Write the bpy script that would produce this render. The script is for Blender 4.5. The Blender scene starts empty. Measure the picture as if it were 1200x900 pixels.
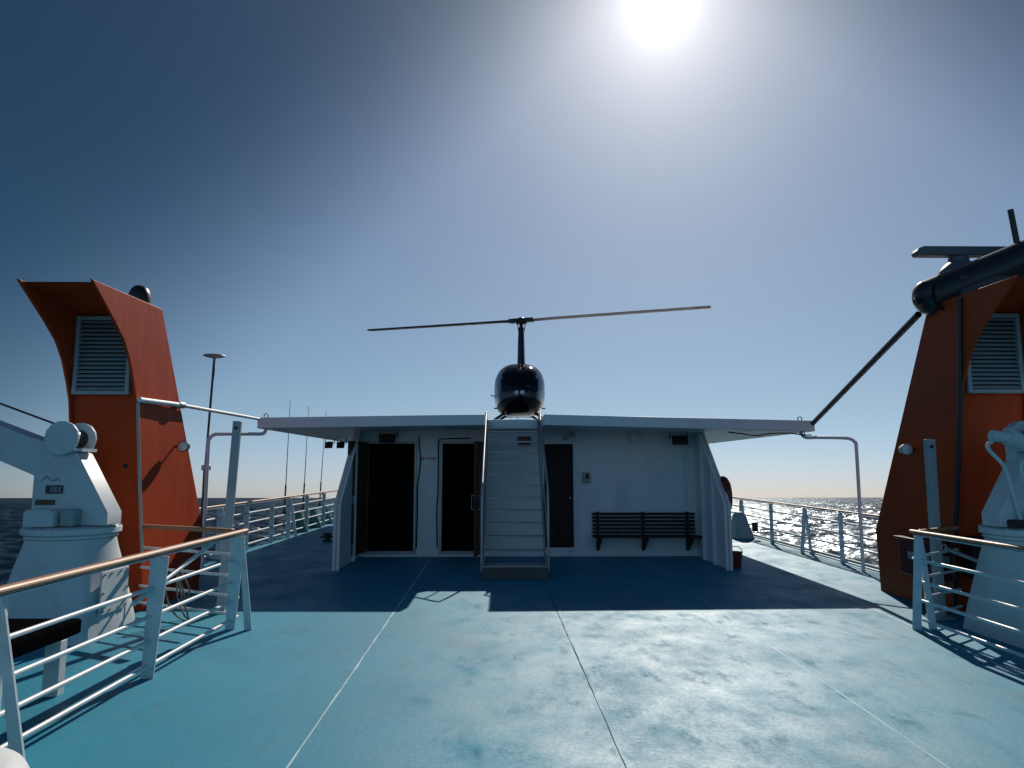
import bpy, bmesh, math, random
import numpy as np
from mathutils import Vector, Matrix
R = math.radians
random.seed(7)
S = bpy.context.scene
COL = S.collection

# ------------------------------------------------------------------ camera, sky, sun, exposure
TRIM = R(2.39)                                   # the ship rides bow-up: everything aboard is turned by this
SHIP = Matrix.Rotation(TRIM, 4, 'X')
cam = bpy.data.cameras.new('camera')
cam.sensor_width = 36.0
cam.lens = 24.6
cam.clip_start = 0.05
cam.clip_end = 90000.0
cam_o = bpy.data.objects.new('camera', cam)
COL.objects.link(cam_o)
cam_o.matrix_world = SHIP @ (Matrix.Translation((0, 0, 1.6)) @ Matrix.Rotation(R(-0.70), 4, 'Z') @ Matrix.Rotation(R(96.82), 4, 'X'))
S.camera = cam_o

SUN_EL, SUN_AZ = R(36.9), R(14.0)                # azimuth measured from +Y towards +X
SUN_V = Vector((math.sin(SUN_AZ) * math.cos(SUN_EL), math.cos(SUN_AZ) * math.cos(SUN_EL), math.sin(SUN_EL)))
W = bpy.data.worlds.new("World")
S.world = W
W.use_nodes = True
wn, wl = W.node_tree.nodes, W.node_tree.links
wn.clear()
w_out = wn.new('ShaderNodeOutputWorld')
w_bg = wn.new('ShaderNodeBackground')
w_sky = wn.new('ShaderNodeTexSky')
w_sky.sky_type = 'NISHITA'
w_sky.sun_disc = False
w_sky.sun_elevation = SUN_EL
w_sky.sun_rotation = SUN_AZ
w_sky.altitude = 0
w_sky.air_density = 1.0
w_sky.dust_density = 0.3
w_sky.ozone_density = 3.0
w_bg.inputs['Strength'].default_value = 0.05
w_tc = wn.new('ShaderNodeTexCoord')
w_dot = wn.new('ShaderNodeVectorMath'); w_dot.operation = 'DOT_PRODUCT'
w_dot.inputs[1].default_value = SUN_V
wl.new(w_tc.outputs['Generated'], w_dot.inputs[0])
w_ac = wn.new('ShaderNodeMath'); w_ac.operation = 'ARCCOSINE'; w_ac.use_clamp = False
wl.new(w_dot.outputs['Value'], w_ac.inputs[0])
def w_math(op, a, b=None):
    n = wn.new('ShaderNodeMath'); n.operation = op
    for i, v in enumerate((a, b)):
        if v is None: continue
        if hasattr(v, 'default_value'): wl.new(v, n.inputs[i])
        else: n.inputs[i].default_value = v
    return n.outputs[0]
def w_lobe(amp, sig):                            # aureole: forward scattering round the sun, a function of direction only
    return w_math('MULTIPLY', w_math('EXPONENT', w_math('MULTIPLY', w_ac.outputs[0], -1.0 / sig)), amp)
AUREOLE = ((150.0, 0.009), (12.5, 0.056), (5.0, 0.17))
w_sum = None
for a_, s_ in AUREOLE:
    l_ = w_lobe(a_, s_)
    w_sum = l_ if w_sum is None else w_math('ADD', w_sum, l_)
w_glow = wn.new('ShaderNodeMix'); w_glow.data_type = 'RGBA'; w_glow.blend_type = 'MULTIPLY'; w_glow.inputs[0].default_value = 1.0
w_glow.inputs[6].default_value = (1.0, 0.96, 0.90, 1)
wl.new(w_sum, w_glow.inputs[7])
# clear marine sky: deep blue high up and away from the sun, dimmed further for lens falloff, paler low down, made brighter and bluer opposite the sun to fill shaded faces
w_sep = wn.new('ShaderNodeSeparateXYZ'); wl.new(w_tc.outputs['Generated'], w_sep.inputs[0])
w_el = w_math('ARCSINE', w_sep.outputs['Z'])
w_th = w_ac.outputs[0]
def w_range(v, a, b, c, d):
    n = wn.new('ShaderNodeMapRange'); n.interpolation_type = 'SMOOTHSTEP'
    for k_, x_ in zip(('From Min', 'From Max', 'To Min', 'To Max'), (a, b, c, d)): n.inputs[k_].default_value = x_
    wl.new(v, n.inputs['Value']); return n.outputs[0]
w_ln = w_math('ADD', w_math('MULTIPLY', w_th, -2.9), w_math('MULTIPLY', w_el, -4.0))
w_exp = w_math('EXPONENT', w_math('ADD', w_ln, 2.66))
w_clip = w_math('MINIMUM', w_math('MAXIMUM', w_exp, 0.30), 0.92)
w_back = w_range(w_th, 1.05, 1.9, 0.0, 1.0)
w_depth = w_range(w_clip, 0.30, 0.98, 0.0, 1.0)
def w_mix(f, a, b):
    n = wn.new('ShaderNodeMix'); n.data_type = 'RGBA'
    wl.new(f, n.inputs[0])
    for i_, v_ in ((6, a), (7, b)):
        if isinstance(v_, tuple): n.inputs[i_].default_value = (*v_, 1)
        else: wl.new(v_, n.inputs[i_])
    return n.outputs[2]
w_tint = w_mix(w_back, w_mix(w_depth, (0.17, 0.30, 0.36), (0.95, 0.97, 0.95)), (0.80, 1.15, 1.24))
w_gain = wn.new('ShaderNodeMix'); w_gain.data_type = 'RGBA'; w_gain.blend_type = 'MULTIPLY'; w_gain.inputs[0].default_value = 1.0
w_low0 = w_mix(w_range(w_el, 0.03, 0.30, 1.0, 0.0), (1.0, 1.0, 1.0), (0.86, 0.93, 1.06))
w_low = w_mix(w_range(w_el, 0.0, 0.13, 1.0, 0.0), w_low0, (0.86, 0.97, 1.40))   # marine haze: no yellow band over the sea
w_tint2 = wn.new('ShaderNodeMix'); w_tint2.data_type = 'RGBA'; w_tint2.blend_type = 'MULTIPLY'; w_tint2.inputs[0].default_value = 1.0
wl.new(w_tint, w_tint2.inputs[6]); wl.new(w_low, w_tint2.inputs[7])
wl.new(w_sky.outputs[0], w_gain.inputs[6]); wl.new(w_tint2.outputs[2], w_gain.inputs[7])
w_add = wn.new('ShaderNodeMix'); w_add.data_type = 'RGBA'; w_add.blend_type = 'ADD'; w_add.inputs[0].default_value = 1.0
wl.new(w_gain.outputs[2], w_add.inputs[6]); wl.new(w_glow.outputs[2], w_add.inputs[7])
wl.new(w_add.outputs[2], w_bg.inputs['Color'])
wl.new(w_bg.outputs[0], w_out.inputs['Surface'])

sun = bpy.data.lights.new('sun', 'SUN')
sun.energy = 3.2
sun.angle = R(0.53)
sun.color = (1.0, 0.93, 0.84)
sun_o = bpy.data.objects.new('sun', sun)
COL.objects.link(sun_o)
sun_o.rotation_euler = SUN_V.to_track_quat('Z', 'Y').to_euler()
sun_o.location = (0, 0, 60)

vs = S.view_settings
S.display_settings.display_device = 'sRGB'
vs.view_transform = 'Standard'; vs.look = 'None'; vs.gamma = 1.0; vs.use_curve_mapping = False
vs.exposure = 0.34
S.cycles.use_denoising = True
S.cycles.max_bounces = 8
S.cycles.sample_clamp_indirect = 4.0
S.cycles.caustics_reflective = False
S.cycles.caustics_refractive = False

# ------------------------------------------------------------------ materials
def mat(name, color, rough=0.5, metal=0.0, var=0.0, vscale=3.0, dirt=None, dirt_amt=0.0, dirt_scale=2.0,
        bump=0.0, bscale=40.0, rvar=0.0, spec=0.5, coat=0.0, stretch=(1, 1, 1)):
    m = bpy.data.materials.new(name); m.use_nodes = True
    n, l = m.node_tree.nodes, m.node_tree.links
    b = n['Principled BSDF']
    b.inputs['Roughness'].default_value = rough
    b.inputs['Metallic'].default_value = metal
    b.inputs['Specular IOR Level'].default_value = spec
    b.inputs['Coat Weight'].default_value = coat
    b.inputs['Coat Roughness'].default_value = 0.12
    b.inputs['Base Color'].default_value = (*color, 1)
    geo = n.new('ShaderNodeTexCoord')
    mp = n.new('ShaderNodeMapping'); mp.inputs['Scale'].default_value = stretch
    l.new(geo.outputs['Object'], mp.inputs['Vector'])
    last = None
    if var > 0:
        t = n.new('ShaderNodeTexNoise'); t.inputs['Scale'].default_value = vscale; t.inputs['Detail'].default_value = 6
        l.new(mp.outputs[0], t.inputs['Vector'])
        mx = n.new('ShaderNodeMix'); mx.data_type = 'RGBA'
        mx.inputs[6].default_value = (*[c * (1 - var) for c in color], 1)
        mx.inputs[7].default_value = (*[min(1, c * (1 + var)) for c in color], 1)
        l.new(t.outputs['Fac'], mx.inputs[0]); last = mx.outputs[2]
    if dirt is not None:
        t = n.new('ShaderNodeTexNoise'); t.inputs['Scale'].default_value = dirt_scale; t.inputs['Detail'].default_value = 9
        t.inputs['Roughness'].default_value = 0.68
        l.new(mp.outputs[0], t.inputs['Vector'])
        r = n.new('ShaderNodeMapRange'); r.inputs['From Min'].default_value = 0.52; r.inputs['From Max'].default_value = 0.78
        r.inputs['To Max'].default_value = dirt_amt
        l.new(t.outputs['Fac'], r.inputs['Value'])
        mx = n.new('ShaderNodeMix'); mx.data_type = 'RGBA'
        mx.inputs[7].default_value = (*dirt, 1)
        if last is None: mx.inputs[6].default_value = (*color, 1)
        else: l.new(last, mx.inputs[6])
        l.new(r.outputs[0], mx.inputs[0]); last = mx.outputs[2]
    if last is not None: l.new(last, b.inputs['Base Color'])
    if rvar > 0:
        t = n.new('ShaderNodeTexNoise'); t.inputs['Scale'].default_value = vscale * 0.7; t.inputs['Detail'].default_value = 5
        l.new(mp.outputs[0], t.inputs['Vector'])
        r = n.new('ShaderNodeMapRange')
        r.inputs['To Min'].default_value = max(0.02, rough - rvar); r.inputs['To Max'].default_value = min(1, rough + rvar)
        l.new(t.outputs['Fac'], r.inputs['Value']); l.new(r.outputs[0], b.inputs['Roughness'])
    if bump > 0:
        t = n.new('ShaderNodeTexNoise'); t.inputs['Scale'].default_value = bscale; t.inputs['Detail'].default_value = 4
        l.new(mp.outputs[0], t.inputs['Vector'])
        bm_ = n.new('ShaderNodeBump'); bm_.inputs['Strength'].default_value = 1.0; bm_.inputs['Distance'].default_value = bump
        l.new(t.outputs['Fac'], bm_.inputs['Height']); l.new(bm_.outputs[0], b.inputs['Normal'])
    return m

RUST = (0.16, 0.07, 0.035)
M = {}
M['white'] = mat('white_steel_paint', (0.70, 0.72, 0.72), 0.5, var=0.06, dirt=(0.33, 0.31, 0.28), dirt_amt=0.35, dirt_scale=2.2, bump=0.002, bscale=6, stretch=(1, 1, 0.35))
M['wall'] = mat('white_wall_paint', (0.74, 0.76, 0.76), 0.6, var=0.06, dirt=(0.32, 0.31, 0.29), dirt_amt=0.45, dirt_scale=1.9, bump=0.014, bscale=2.2, stretch=(1, 1, 0.3))
M['rail'] = mat('white_rail_paint', (0.66, 0.69, 0.70), 0.36, var=0.05, dirt=RUST, dirt_amt=0.35, dirt_scale=7.0)
M['crane'] = mat('white_crane_paint', (0.62, 0.645, 0.65), 0.5, spec=0.3, var=0.05, dirt=(0.30, 0.24, 0.19), dirt_amt=0.4, dirt_scale=3.0, bump=0.002, bscale=5)
M['orange'] = mat('orange_funnel_paint', (0.46, 0.056, 0.014), 0.5, spec=0.12, var=0.14, vscale=1.6, dirt=(0.16, 0.035, 0.018), dirt_amt=0.6, dirt_scale=2.6, bump=0.012, bscale=1.7, rvar=0.1, stretch=(1.6, 1.6, 0.5))
M['grey'] = mat('grey_blue_paint', (0.30, 0.36, 0.38), 0.5, var=0.08, dirt=RUST, dirt_amt=0.3, dirt_scale=6)
M['galv'] = mat('galvanised_steel', (0.38, 0.39, 0.40), 0.42, metal=0.6, var=0.12, vscale=12)
M['steel'] = mat('worn_stair_steel', (0.36, 0.34, 0.33), 0.40, metal=0.35, var=0.15, vscale=9, dirt=RUST, dirt_amt=0.4, dirt_scale=5)
M['black'] = mat('black_matt', (0.012, 0.012, 0.013), 0.6, var=0.2)
M['soot'] = mat('sooty_black_steel', (0.018, 0.017, 0.017), 0.38, var=0.3, vscale=5, bump=0.003, bscale=12)
M['rubber'] = mat('black_rubber', (0.010, 0.010, 0.011), 0.85, spec=0.1)
M['net'] = mat('black_netting', (0.004, 0.004, 0.005), 1.0, spec=0.0, var=0.6, vscale=60)
M['pad'] = mat('dark_green_pad_paint', (0.018, 0.04, 0.036), 0.8, var=0.2, vscale=2)
M['step'] = mat('brown_grey_step', (0.09, 0.075, 0.07), 0.6, var=0.2)
M['dark_grey'] = mat('dark_grey_paint', (0.10, 0.115, 0.12), 0.5, var=0.15)
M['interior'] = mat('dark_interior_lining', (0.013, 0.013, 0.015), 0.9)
M['teak'] = mat('varnished_teak', (0.36, 0.165, 0.075), 0.5, var=0.35, vscale=14, coat=0.06, stretch=(6, 0.6, 6), dirt=(0.10, 0.05, 0.03), dirt_amt=0.5, dirt_scale=4)
M['bench_wood'] = mat('dark_bench_wood', (0.030, 0.015, 0.013), 0.55, spec=0.25, var=0.3, vscale=10, stretch=(0.5, 5, 5))
M['door_dark'] = mat('dark_door_paint', (0.026, 0.014, 0.012), 0.55, spec=0.2, var=0.3, vscale=8, stretch=(5, 5, 0.5))
M['door_wood'] = mat('brown_door_wood', (0.085, 0.040, 0.024), 0.55, spec=0.2, var=0.3, vscale=8, stretch=(5, 5, 0.5))
M['red'] = mat('red_paint', (0.30, 0.02, 0.018), 0.4, var=0.1)
M['dark_red'] = mat('dark_red_paint', (0.10, 0.012, 0.014), 0.45, var=0.15, vscale=4)
M['navy'] = mat('navy_gloss_paint', (0.007, 0.009, 0.020), 0.20, coat=0.5, spec=0.3)
M['blade'] = mat('rotor_blade_paint', (0.05, 0.05, 0.055), 0.4, var=0.1)
M['tan'] = mat('tan_blade_tip', (0.42, 0.20, 0.09), 0.45)
M['beige'] = mat('beige_plastic', (0.34, 0.31, 0.25), 0.5)
M['lens'] = mat('lamp_glass', (0.70, 0.72, 0.72), 0.15, coat=0.6)
M['plate_blue'] = mat('dark_blue_plate', (0.012, 0.022, 0.06), 0.35)
M['plate_brown'] = mat('brown_brass_plate', (0.10, 0.055, 0.02), 0.4, var=0.3, vscale=30)
M['letter'] = mat('pale_lettering', (0.32, 0.38, 0.42), 0.5)
M['red_letter'] = mat('red_lettering', (0.40, 0.02, 0.02), 0.5)
M['pencil'] = mat('grey_line_paint', (0.16, 0.19, 0.21), 0.6)
M['seam'] = mat('worn_weld_seam', (0.42, 0.56, 0.60), 0.5, var=0.35, vscale=7)  # pale glints along the weld put into the base colour
M['seam_dark'] = mat('dark_caulk_seam', (0.04, 0.10, 0.125), 0.9, spec=0.06)
M['seam_teal'] = mat('painted_weld_seam', (0.15, 0.40, 0.48), 0.6, var=0.4, vscale=5, spec=0.4)  # teal paint lightened so its colour carries this weld's glints
M['rope'] = mat('old_rope', (0.22, 0.19, 0.15), 0.9, var=0.2, vscale=40)
M['wire'] = mat('steel_wire', (0.05, 0.05, 0.055), 0.45, metal=0.4)
M['teal'] = mat('teal_bulwark_paint', (0.16, 0.38, 0.40), 0.45, var=0.15, vscale=2, dirt=(0.45, 0.5, 0.5), dirt_amt=0.6, dirt_scale=2)
M['seat'] = mat('cabin_seat_leather', (0.02, 0.02, 0.022), 0.6)

def deck_material():
    m = bpy.data.materials.new('teal_deck_paint'); m.use_nodes = True
    n, l = m.node_tree.nodes, m.node_tree.links
    b = n['Principled BSDF']
    tc = n.new('ShaderNodeTexCoord')
    def noise(scale, detail, rough, stretch=(1, 1, 1), dist=0.0):
        mp = n.new('ShaderNodeMapping'); mp.inputs['Scale'].default_value = stretch
        l.new(tc.outputs['Object'], mp.inputs['Vector'])
        t = n.new('ShaderNodeTexNoise'); t.inputs['Scale'].default_value = scale; t.inputs['Detail'].default_value = detail
        t.inputs['Roughness'].default_value = rough; t.inputs['Distortion'].default_value = dist
        l.new(mp.outputs[0], t.inputs['Vector']); return t.outputs['Fac']
    def rng(v, a, b_, c, d):
        r = n.new('ShaderNodeMapRange'); r.inputs['From Min'].default_value = a; r.inputs['From Max'].default_value = b_
        r.inputs['To Min'].default_value = c; r.inputs['To Max'].default_value = d
        l.new(v, r.inputs['Value']); return r.outputs[0]
    def mix(f, a, b_):
        x = n.new('ShaderNodeMix'); x.data_type = 'RGBA'
        l.new(f, x.inputs[0])
        for i, v in ((6, a), (7, b_)):
            if isinstance(v, tuple): x.inputs[i].default_value = (*v, 1)
            else: l.new(v, x.inputs[i])
        return x.outputs[2]
    big = noise(0.55, 5, 0.55, (1, 0.8, 1))
    mid = noise(1.7, 9, 0.68, (1.05, 0.8, 1))
    fine = noise(34, 6, 0.75)
    grit = noise(160, 3, 0.8)
    stain = noise(1.35, 9, 0.68, (1.15, 0.75, 1))
    bare = noise(2.3, 7, 0.62, (1.1, 0.7, 1))
    stain2 = noise(3.6, 9, 0.70, (1.25, 0.62, 1))
    scuff = noise(3.0, 9, 0.75, (0.30, 2.2, 1))
    c = mix(rng(big, 0.3, 0.7, 0, 1), (0.007, 0.210, 0.325), (0.013, 0.275, 0.410))
    c = mix(rng(mid, 0.50, 0.72, 0, 0.45), c, (0.075, 0.27, 0.335))            # chalked, rubbed paint
    c = mix(rng(fine, 0.40, 0.72, 0, 0.35), c, (0.006, 0.085, 0.130))
    c = mix(rng(grit, 0.52, 0.72, 0, 0.30), c, (0.05, 0.20, 0.26))
    c = mix(rng(stain, 0.57, 0.74, 0, 0.5), c, (0.022, 0.052, 0.064))          # dark puddle stains
    st2 = n.new('ShaderNodeMath'); st2.operation = 'MULTIPLY'; l.new(rng(stain2, 0.57, 0.70, 0, 0.55), st2.inputs[0]); l.new(rng(big, 0.38, 0.62, 0.15, 1.0), st2.inputs[1])
    c = mix(st2.outputs[0], c, (0.034, 0.058, 0.066))
    c = mix(rng(scuff, 0.65, 0.78, 0, 0.45), c, (0.19, 0.34, 0.38))
    l.new(c, b.inputs['Base Color'])
    def add(a_, b_):
        ad = n.new('ShaderNodeMath'); ad.operation = 'ADD'; l.new(a_, ad.inputs[0]); l.new(b_, ad.inputs[1]); return ad.outputs[0]
    ro = add(rng(mid, 0.32, 0.70, 0.68, 0.46), rng(stain2, 0.55, 0.70, 0.0, 0.15))
    ro = add(ro, rng(fine, 0.3, 0.7, -0.05, 0.07))
    ro = add(ro, rng(bare, 0.52, 0.70, 0.0, 0.12))
    l.new(ro, b.inputs['Roughness'])
    b.inputs['Specular IOR Level'].default_value = 0.36
    b1 = n.new('ShaderNodeBump'); b1.inputs['Distance'].default_value = 0.0035; b1.inputs['Strength'].default_value = 1.0
    l.new(mid, b1.inputs['Height'])
    b2 = n.new('ShaderNodeBump'); b2.inputs['Distance'].default_value = 0.0020; b2.inputs['Strength'].default_value = 1.0
    l.new(fine, b2.inputs['Height']); l.new(b1.outputs[0], b2.inputs['Normal'])
    l.new(b2.outputs[0], b.inputs['Normal'])
    return m
M['deck'] = deck_material()

def sea_material():
    m = bpy.data.materials.new('sea_water'); m.use_nodes = True
    n, l = m.node_tree.nodes, m.node_tree.links
    n.remove(n['Principled BSDF'])
    tc = n.new('ShaderNodeTexCoord')
    acc = None
    # wave slopes straight from noise, so that far waves keep their steepness
    for scale, det, st, k in ((0.018, 2, (1, 2.6, 1), 0.25), (0.075, 3, (1, 2.4, 1), 0.55), (0.55, 4, (1, 1.6, 1), 0.80)):
        mp = n.new('ShaderNodeMapping'); mp.inputs['Scale'].default_value = st; mp.inputs['Rotation'].default_value = (0, 0, 0.25)
        l.new(tc.outputs['Object'], mp.inputs['Vector'])
        t = n.new('ShaderNodeTexNoise'); t.inputs['Scale'].default_value = scale; t.inputs['Detail'].default_value = det
        t.inputs['Roughness'].default_value = 0.6
        l.new(mp.outputs[0], t.inputs['Vector'])
        v = n.new('ShaderNodeVectorMath'); v.operation = 'MULTIPLY_ADD'
        v.inputs[1].default_value = (k * 2, k * 2, 0); v.inputs[2].default_value = (-k, -k, 0)
        l.new(t.outputs['Color'], v.inputs[0])
        if acc is None: acc = v.outputs[0]
        else:
            a = n.new('ShaderNodeVectorMath'); a.operation = 'ADD'; l.new(acc, a.inputs[0]); l.new(v.outputs[0], a.inputs[1]); acc = a.outputs[0]
    a = n.new('ShaderNodeVectorMath'); a.operation = 'ADD'; l.new(acc, a.inputs[0]); ge = n.new('ShaderNodeNewGeometry'); l.new(ge.outputs['Normal'], a.inputs[1])
    nm = n.new('ShaderNodeVectorMath'); nm.operation = 'NORMALIZE'; l.new(a.outputs[0], nm.inputs[0])
    df = n.new('ShaderNodeBsdfDiffuse'); df.inputs['Color'].default_value = (0.001, 0.009, 0.018, 1)
    gl = n.new('ShaderNodeBsdfGlossy'); gl.inputs['Roughness'].default_value = 0.26; gl.inputs['Color'].default_value = (0.86, 0.94, 1.0, 1)
    fr = n.new('ShaderNodeFresnel'); fr.inputs['IOR'].default_value = 2.8
    for q in (df, gl, fr): l.new(nm.outputs[0], q.inputs['Normal'])
    cl = n.new('ShaderNodeMath'); cl.operation = 'MINIMUM'; cl.inputs[1].default_value = 0.15; l.new(fr.outputs[0], cl.inputs[0])
    mx = n.new('ShaderNodeMixShader'); l.new(cl.outputs[0], mx.inputs[0]); l.new(df.outputs[0], mx.inputs[1]); l.new(gl.outputs[0], mx.inputs[2])
    l.new(mx.outputs[0], n['Material Output'].inputs['Surface'])
    return m
M['sea'] = sea_material()

def glass_material():
    m = bpy.data.materials.new('tinted_canopy'); m.use_nodes = True
    n, l = m.node_tree.nodes, m.node_tree.links
    b = n['Principled BSDF']
    b.inputs['Base Color'].default_value = (0.01, 0.012, 0.018, 1); b.inputs['Roughness'].default_value = 0.03
    tr = n.new('ShaderNodeBsdfTransparent'); tr.inputs['Color'].default_value = (0.42, 0.50, 0.58, 1)
    mx = n.new('ShaderNodeMixShader'); mx.inputs[0].default_value = 0.45
    l.new(tr.outputs[0], mx.inputs[1]); l.new(b.outputs[0], mx.inputs[2])
    l.new(mx.outputs[0], n['Material Output'].inputs['Surface'])
    return m
M['glass'] = glass_material()

# ------------------------------------------------------------------ builders (all coordinates: metres aboard, x to the right, y ahead, z up from the deck)
def V(p): return Vector(p)
class MB:
    def __init__(s): s.bm = bmesh.new()
    def box(s, lo, hi):
        x0, y0, z0 = lo; x1, y1, z1 = hi
        return s.hexa([(x0, y0, z0), (x1, y0, z0), (x1, y1, z0), (x0, y1, z0)], [(x0, y0, z1), (x1, y0, z1), (x1, y1, z1), (x0, y1, z1)])
    def hexa(s, a, b):
        va = [s.bm.verts.new(p) for p in a]; vb = [s.bm.verts.new(p) for p in b]
        n = len(a)
        s.bm.faces.new(list(reversed(va))); s.bm.faces.new(vb)
        for i in range(n):
            s.bm.faces.new((va[i], va[(i + 1) % n], vb[(i + 1) % n], vb[i]))
        return s
    def bar(s, p, q, w, h, upv=(0, 0, 1)):      # rectangular bar from p to q
        p, q = V(p), V(q); d = (q - p).normalized()
        u = V(upv)
        if abs(d.dot(u)) > 0.98: u = V((0, 1, 0))
        sx = d.cross(u).normalized() * (w / 2); sy = sx.cross(d).normalized() * (h / 2)
        a = [p - sx - sy, p + sx - sy, p + sx + sy, p - sx + sy]
        return s.hexa(a, [v + (q - p) for v in a])
    def prism(s, poly, axis, a, b):             # poly in the two other axes
        def mk(u, v, t): return {0: (t, u, v), 1: (u, t, v), 2: (u, v, t)}[axis]
        return s.hexa([mk(u, v, a) for u, v in poly], [mk(u, v, b) for u, v in poly])
    def tube(s, pts, r, n=10, cap=True, radii=None):
        pts = [V(p) for p in pts]; rings = []
        pu = None
        for i, p in enumerate(pts):
            if i == 0: d = pts[1] - p
            elif i == len(pts) - 1: d = p - pts[i - 1]
            else: d = (pts[i + 1] - p).normalized() + (p - pts[i - 1]).normalized()
            d.normalize()
            if pu is None:
                pu = V((0, 0, 1)) if abs(d.z) < 0.9 else V((1, 0, 0))
            u = (pu - d * pu.dot(d)).normalized(); w = d.cross(u); pu = u
            rr = radii[i] if radii else r
            rings.append([s.bm.verts.new(p + (u * math.cos(t) + w * math.sin(t)) * rr) for t in [2 * math.pi * k / n for k in range(n)]])
        for a, b in zip(rings, rings[1:]):
            for k in range(n):
                f = s.bm.faces.new((a[k], a[(k + 1) % n], b[(k + 1) % n], b[k])); f.smooth = True
        if cap:
            s.bm.faces.new(list(reversed(rings[0]))); s.bm.faces.new(rings[-1])
        return s
    def loft(s, rings, smooth=True, cap=True):
        vr = [[s.bm.verts.new(p) for p in r] for r in rings]; n = len(vr[0])
        for a, b in zip(vr, vr[1:]):
            for k in range(n):
                f = s.bm.faces.new((a[k], a[(k + 1) % n], b[(k + 1) % n], b[k])); f.smooth = smooth
        if cap:
            s.bm.faces.new(list(reversed(vr[0]))); s.bm.faces.new(vr[-1])
        return s
    def lathe(s, prof, c, axis=2, n=28):        # prof: (radius, distance along axis)
        c = V(c); rings = []
        for r, t in prof:
            ring = []
            for k in range(n):
                a = 2 * math.pi * k / n; x, y = r * math.cos(a), r * math.sin(a)
                ring.append(c + V({0: (t, x, y), 1: (x, t, y), 2: (x, y, t)}[axis]))
            rings.append(ring)
        return s.loft(rings)
    def torus(s, c, R_, r, axis=0, n=28, m=10, arc=1.0):
        c = V(c); pts = []
        for k in range(n + (0 if arc == 1.0 else 1)):
            a = 2 * math.pi * arc * k / n; x, y = R_ * math.cos(a), R_ * math.sin(a)
            pts.append(c + V({0: (0, x, y), 1: (x, 0, y), 2: (x, y, 0)}[axis]))
        if arc == 1.0: pts.append(pts[0].copy()); pts.append(pts[1].copy())
        return s.tube(pts, r, m, cap=arc != 1.0)
    def cells(s, xs, ys, keep, f, axis_map, t0, t1):   # a plate with rectangular openings, one watertight shell
        vd = {}
        def vert(i, j, k):
            key = (i, j, k)
            if key not in vd:
                t = t0(xs[i], ys[j]) if k == 0 else t1(xs[i], ys[j])
                vd[key] = s.bm.verts.new(axis_map(xs[i], ys[j], t))
            return vd[key]
        K = {(i, j) for i in range(len(xs) - 1) for j in range(len(ys) - 1) if keep(i, j)}
        for i, j in K:
            s.bm.faces.new([vert(i, j, 1), vert(i + 1, j, 1), vert(i + 1, j + 1, 1), vert(i, j + 1, 1)])
            s.bm.faces.new([vert(i, j + 1, 0), vert(i + 1, j + 1, 0), vert(i + 1, j, 0), vert(i, j, 0)])
            for (di, dj, a, b) in ((0, -1, (i, j), (i + 1, j)), (1, 0, (i + 1, j), (i + 1, j + 1)), (0, 1, (i + 1, j + 1), (i, j + 1)), (-1, 0, (i, j + 1), (i, j))):
                if (i + di, j + dj) not in K:
                    s.bm.faces.new([vert(*a, 0), vert(*b, 0), vert(*b, 1), vert(*a, 1)])
        return s
    def build(s, name, material, parent=None, loc=None, bevel=0.0, seg=2):
        bm = s.bm
        bmesh.ops.recalc_face_normals(bm, faces=bm.faces)
        org = V(loc) if loc is not None else V((0, 0, 0))
        base = V((0, 0, 0))
        p = parent
        while p is not None:
            base += p.location; p = p.parent
        if loc is None: org = base
        bm.transform(Matrix.Translation(-org))
        me = bpy.data.meshes.new(name); bm.to_mesh(me); bm.free()
        o = bpy.data.objects.new(name, me); COL.objects.link(o)
        o.location = org - base
        me.materials.append(M[material]); me.set_sharp_from_angle(angle=R(38))
        if parent is not None: o.parent = parent
        if bevel > 0:
            b = o.modifiers.new('bevel', 'BEVEL'); b.width = bevel; b.segments = seg; b.limit_method = 'ANGLE'; b.angle_limit = R(40)
            b.harden_normals = False
        return o
def tag(o, label, cat, group=None):
    o['label'] = label; o['category'] = cat
    if group: o['group'] = group
    return o
def thing(name, loc, label, cat, group=None):
    o = bpy.data.objects.new(name, None); COL.objects.link(o); o.location = loc; o.empty_display_size = 0.2
    return tag(o, label, cat, group)
def structure(o, kind='structure'):
    o['kind'] = kind; return o
def bez(pts, k=8):                                # Catmull-Rom through points
    P = [V(p) for p in pts]; P = [P[0] * 2 - P[1]] + P + [P[-1] * 2 - P[-2]]; out = []
    for i in range(1, len(P) - 2):
        for j in range(k):
            t = j / k
            out.append(0.5 * ((2 * P[i]) + (P[i + 1] - P[i - 1]) * t + (2 * P[i - 1] - 5 * P[i] + 4 * P[i + 1] - P[i + 2]) * t * t + (3 * P[i] - P[i - 1] - 3 * P[i + 1] + P[i + 2]) * t ** 3))
    out.append(P[-2]); return out
def copy_tree(o, parent=None):
    c = o.copy(); COL.objects.link(c)
    if parent is not None: c.parent = parent
    for ch in list(o.children): copy_tree(ch, c)
    return c

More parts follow.
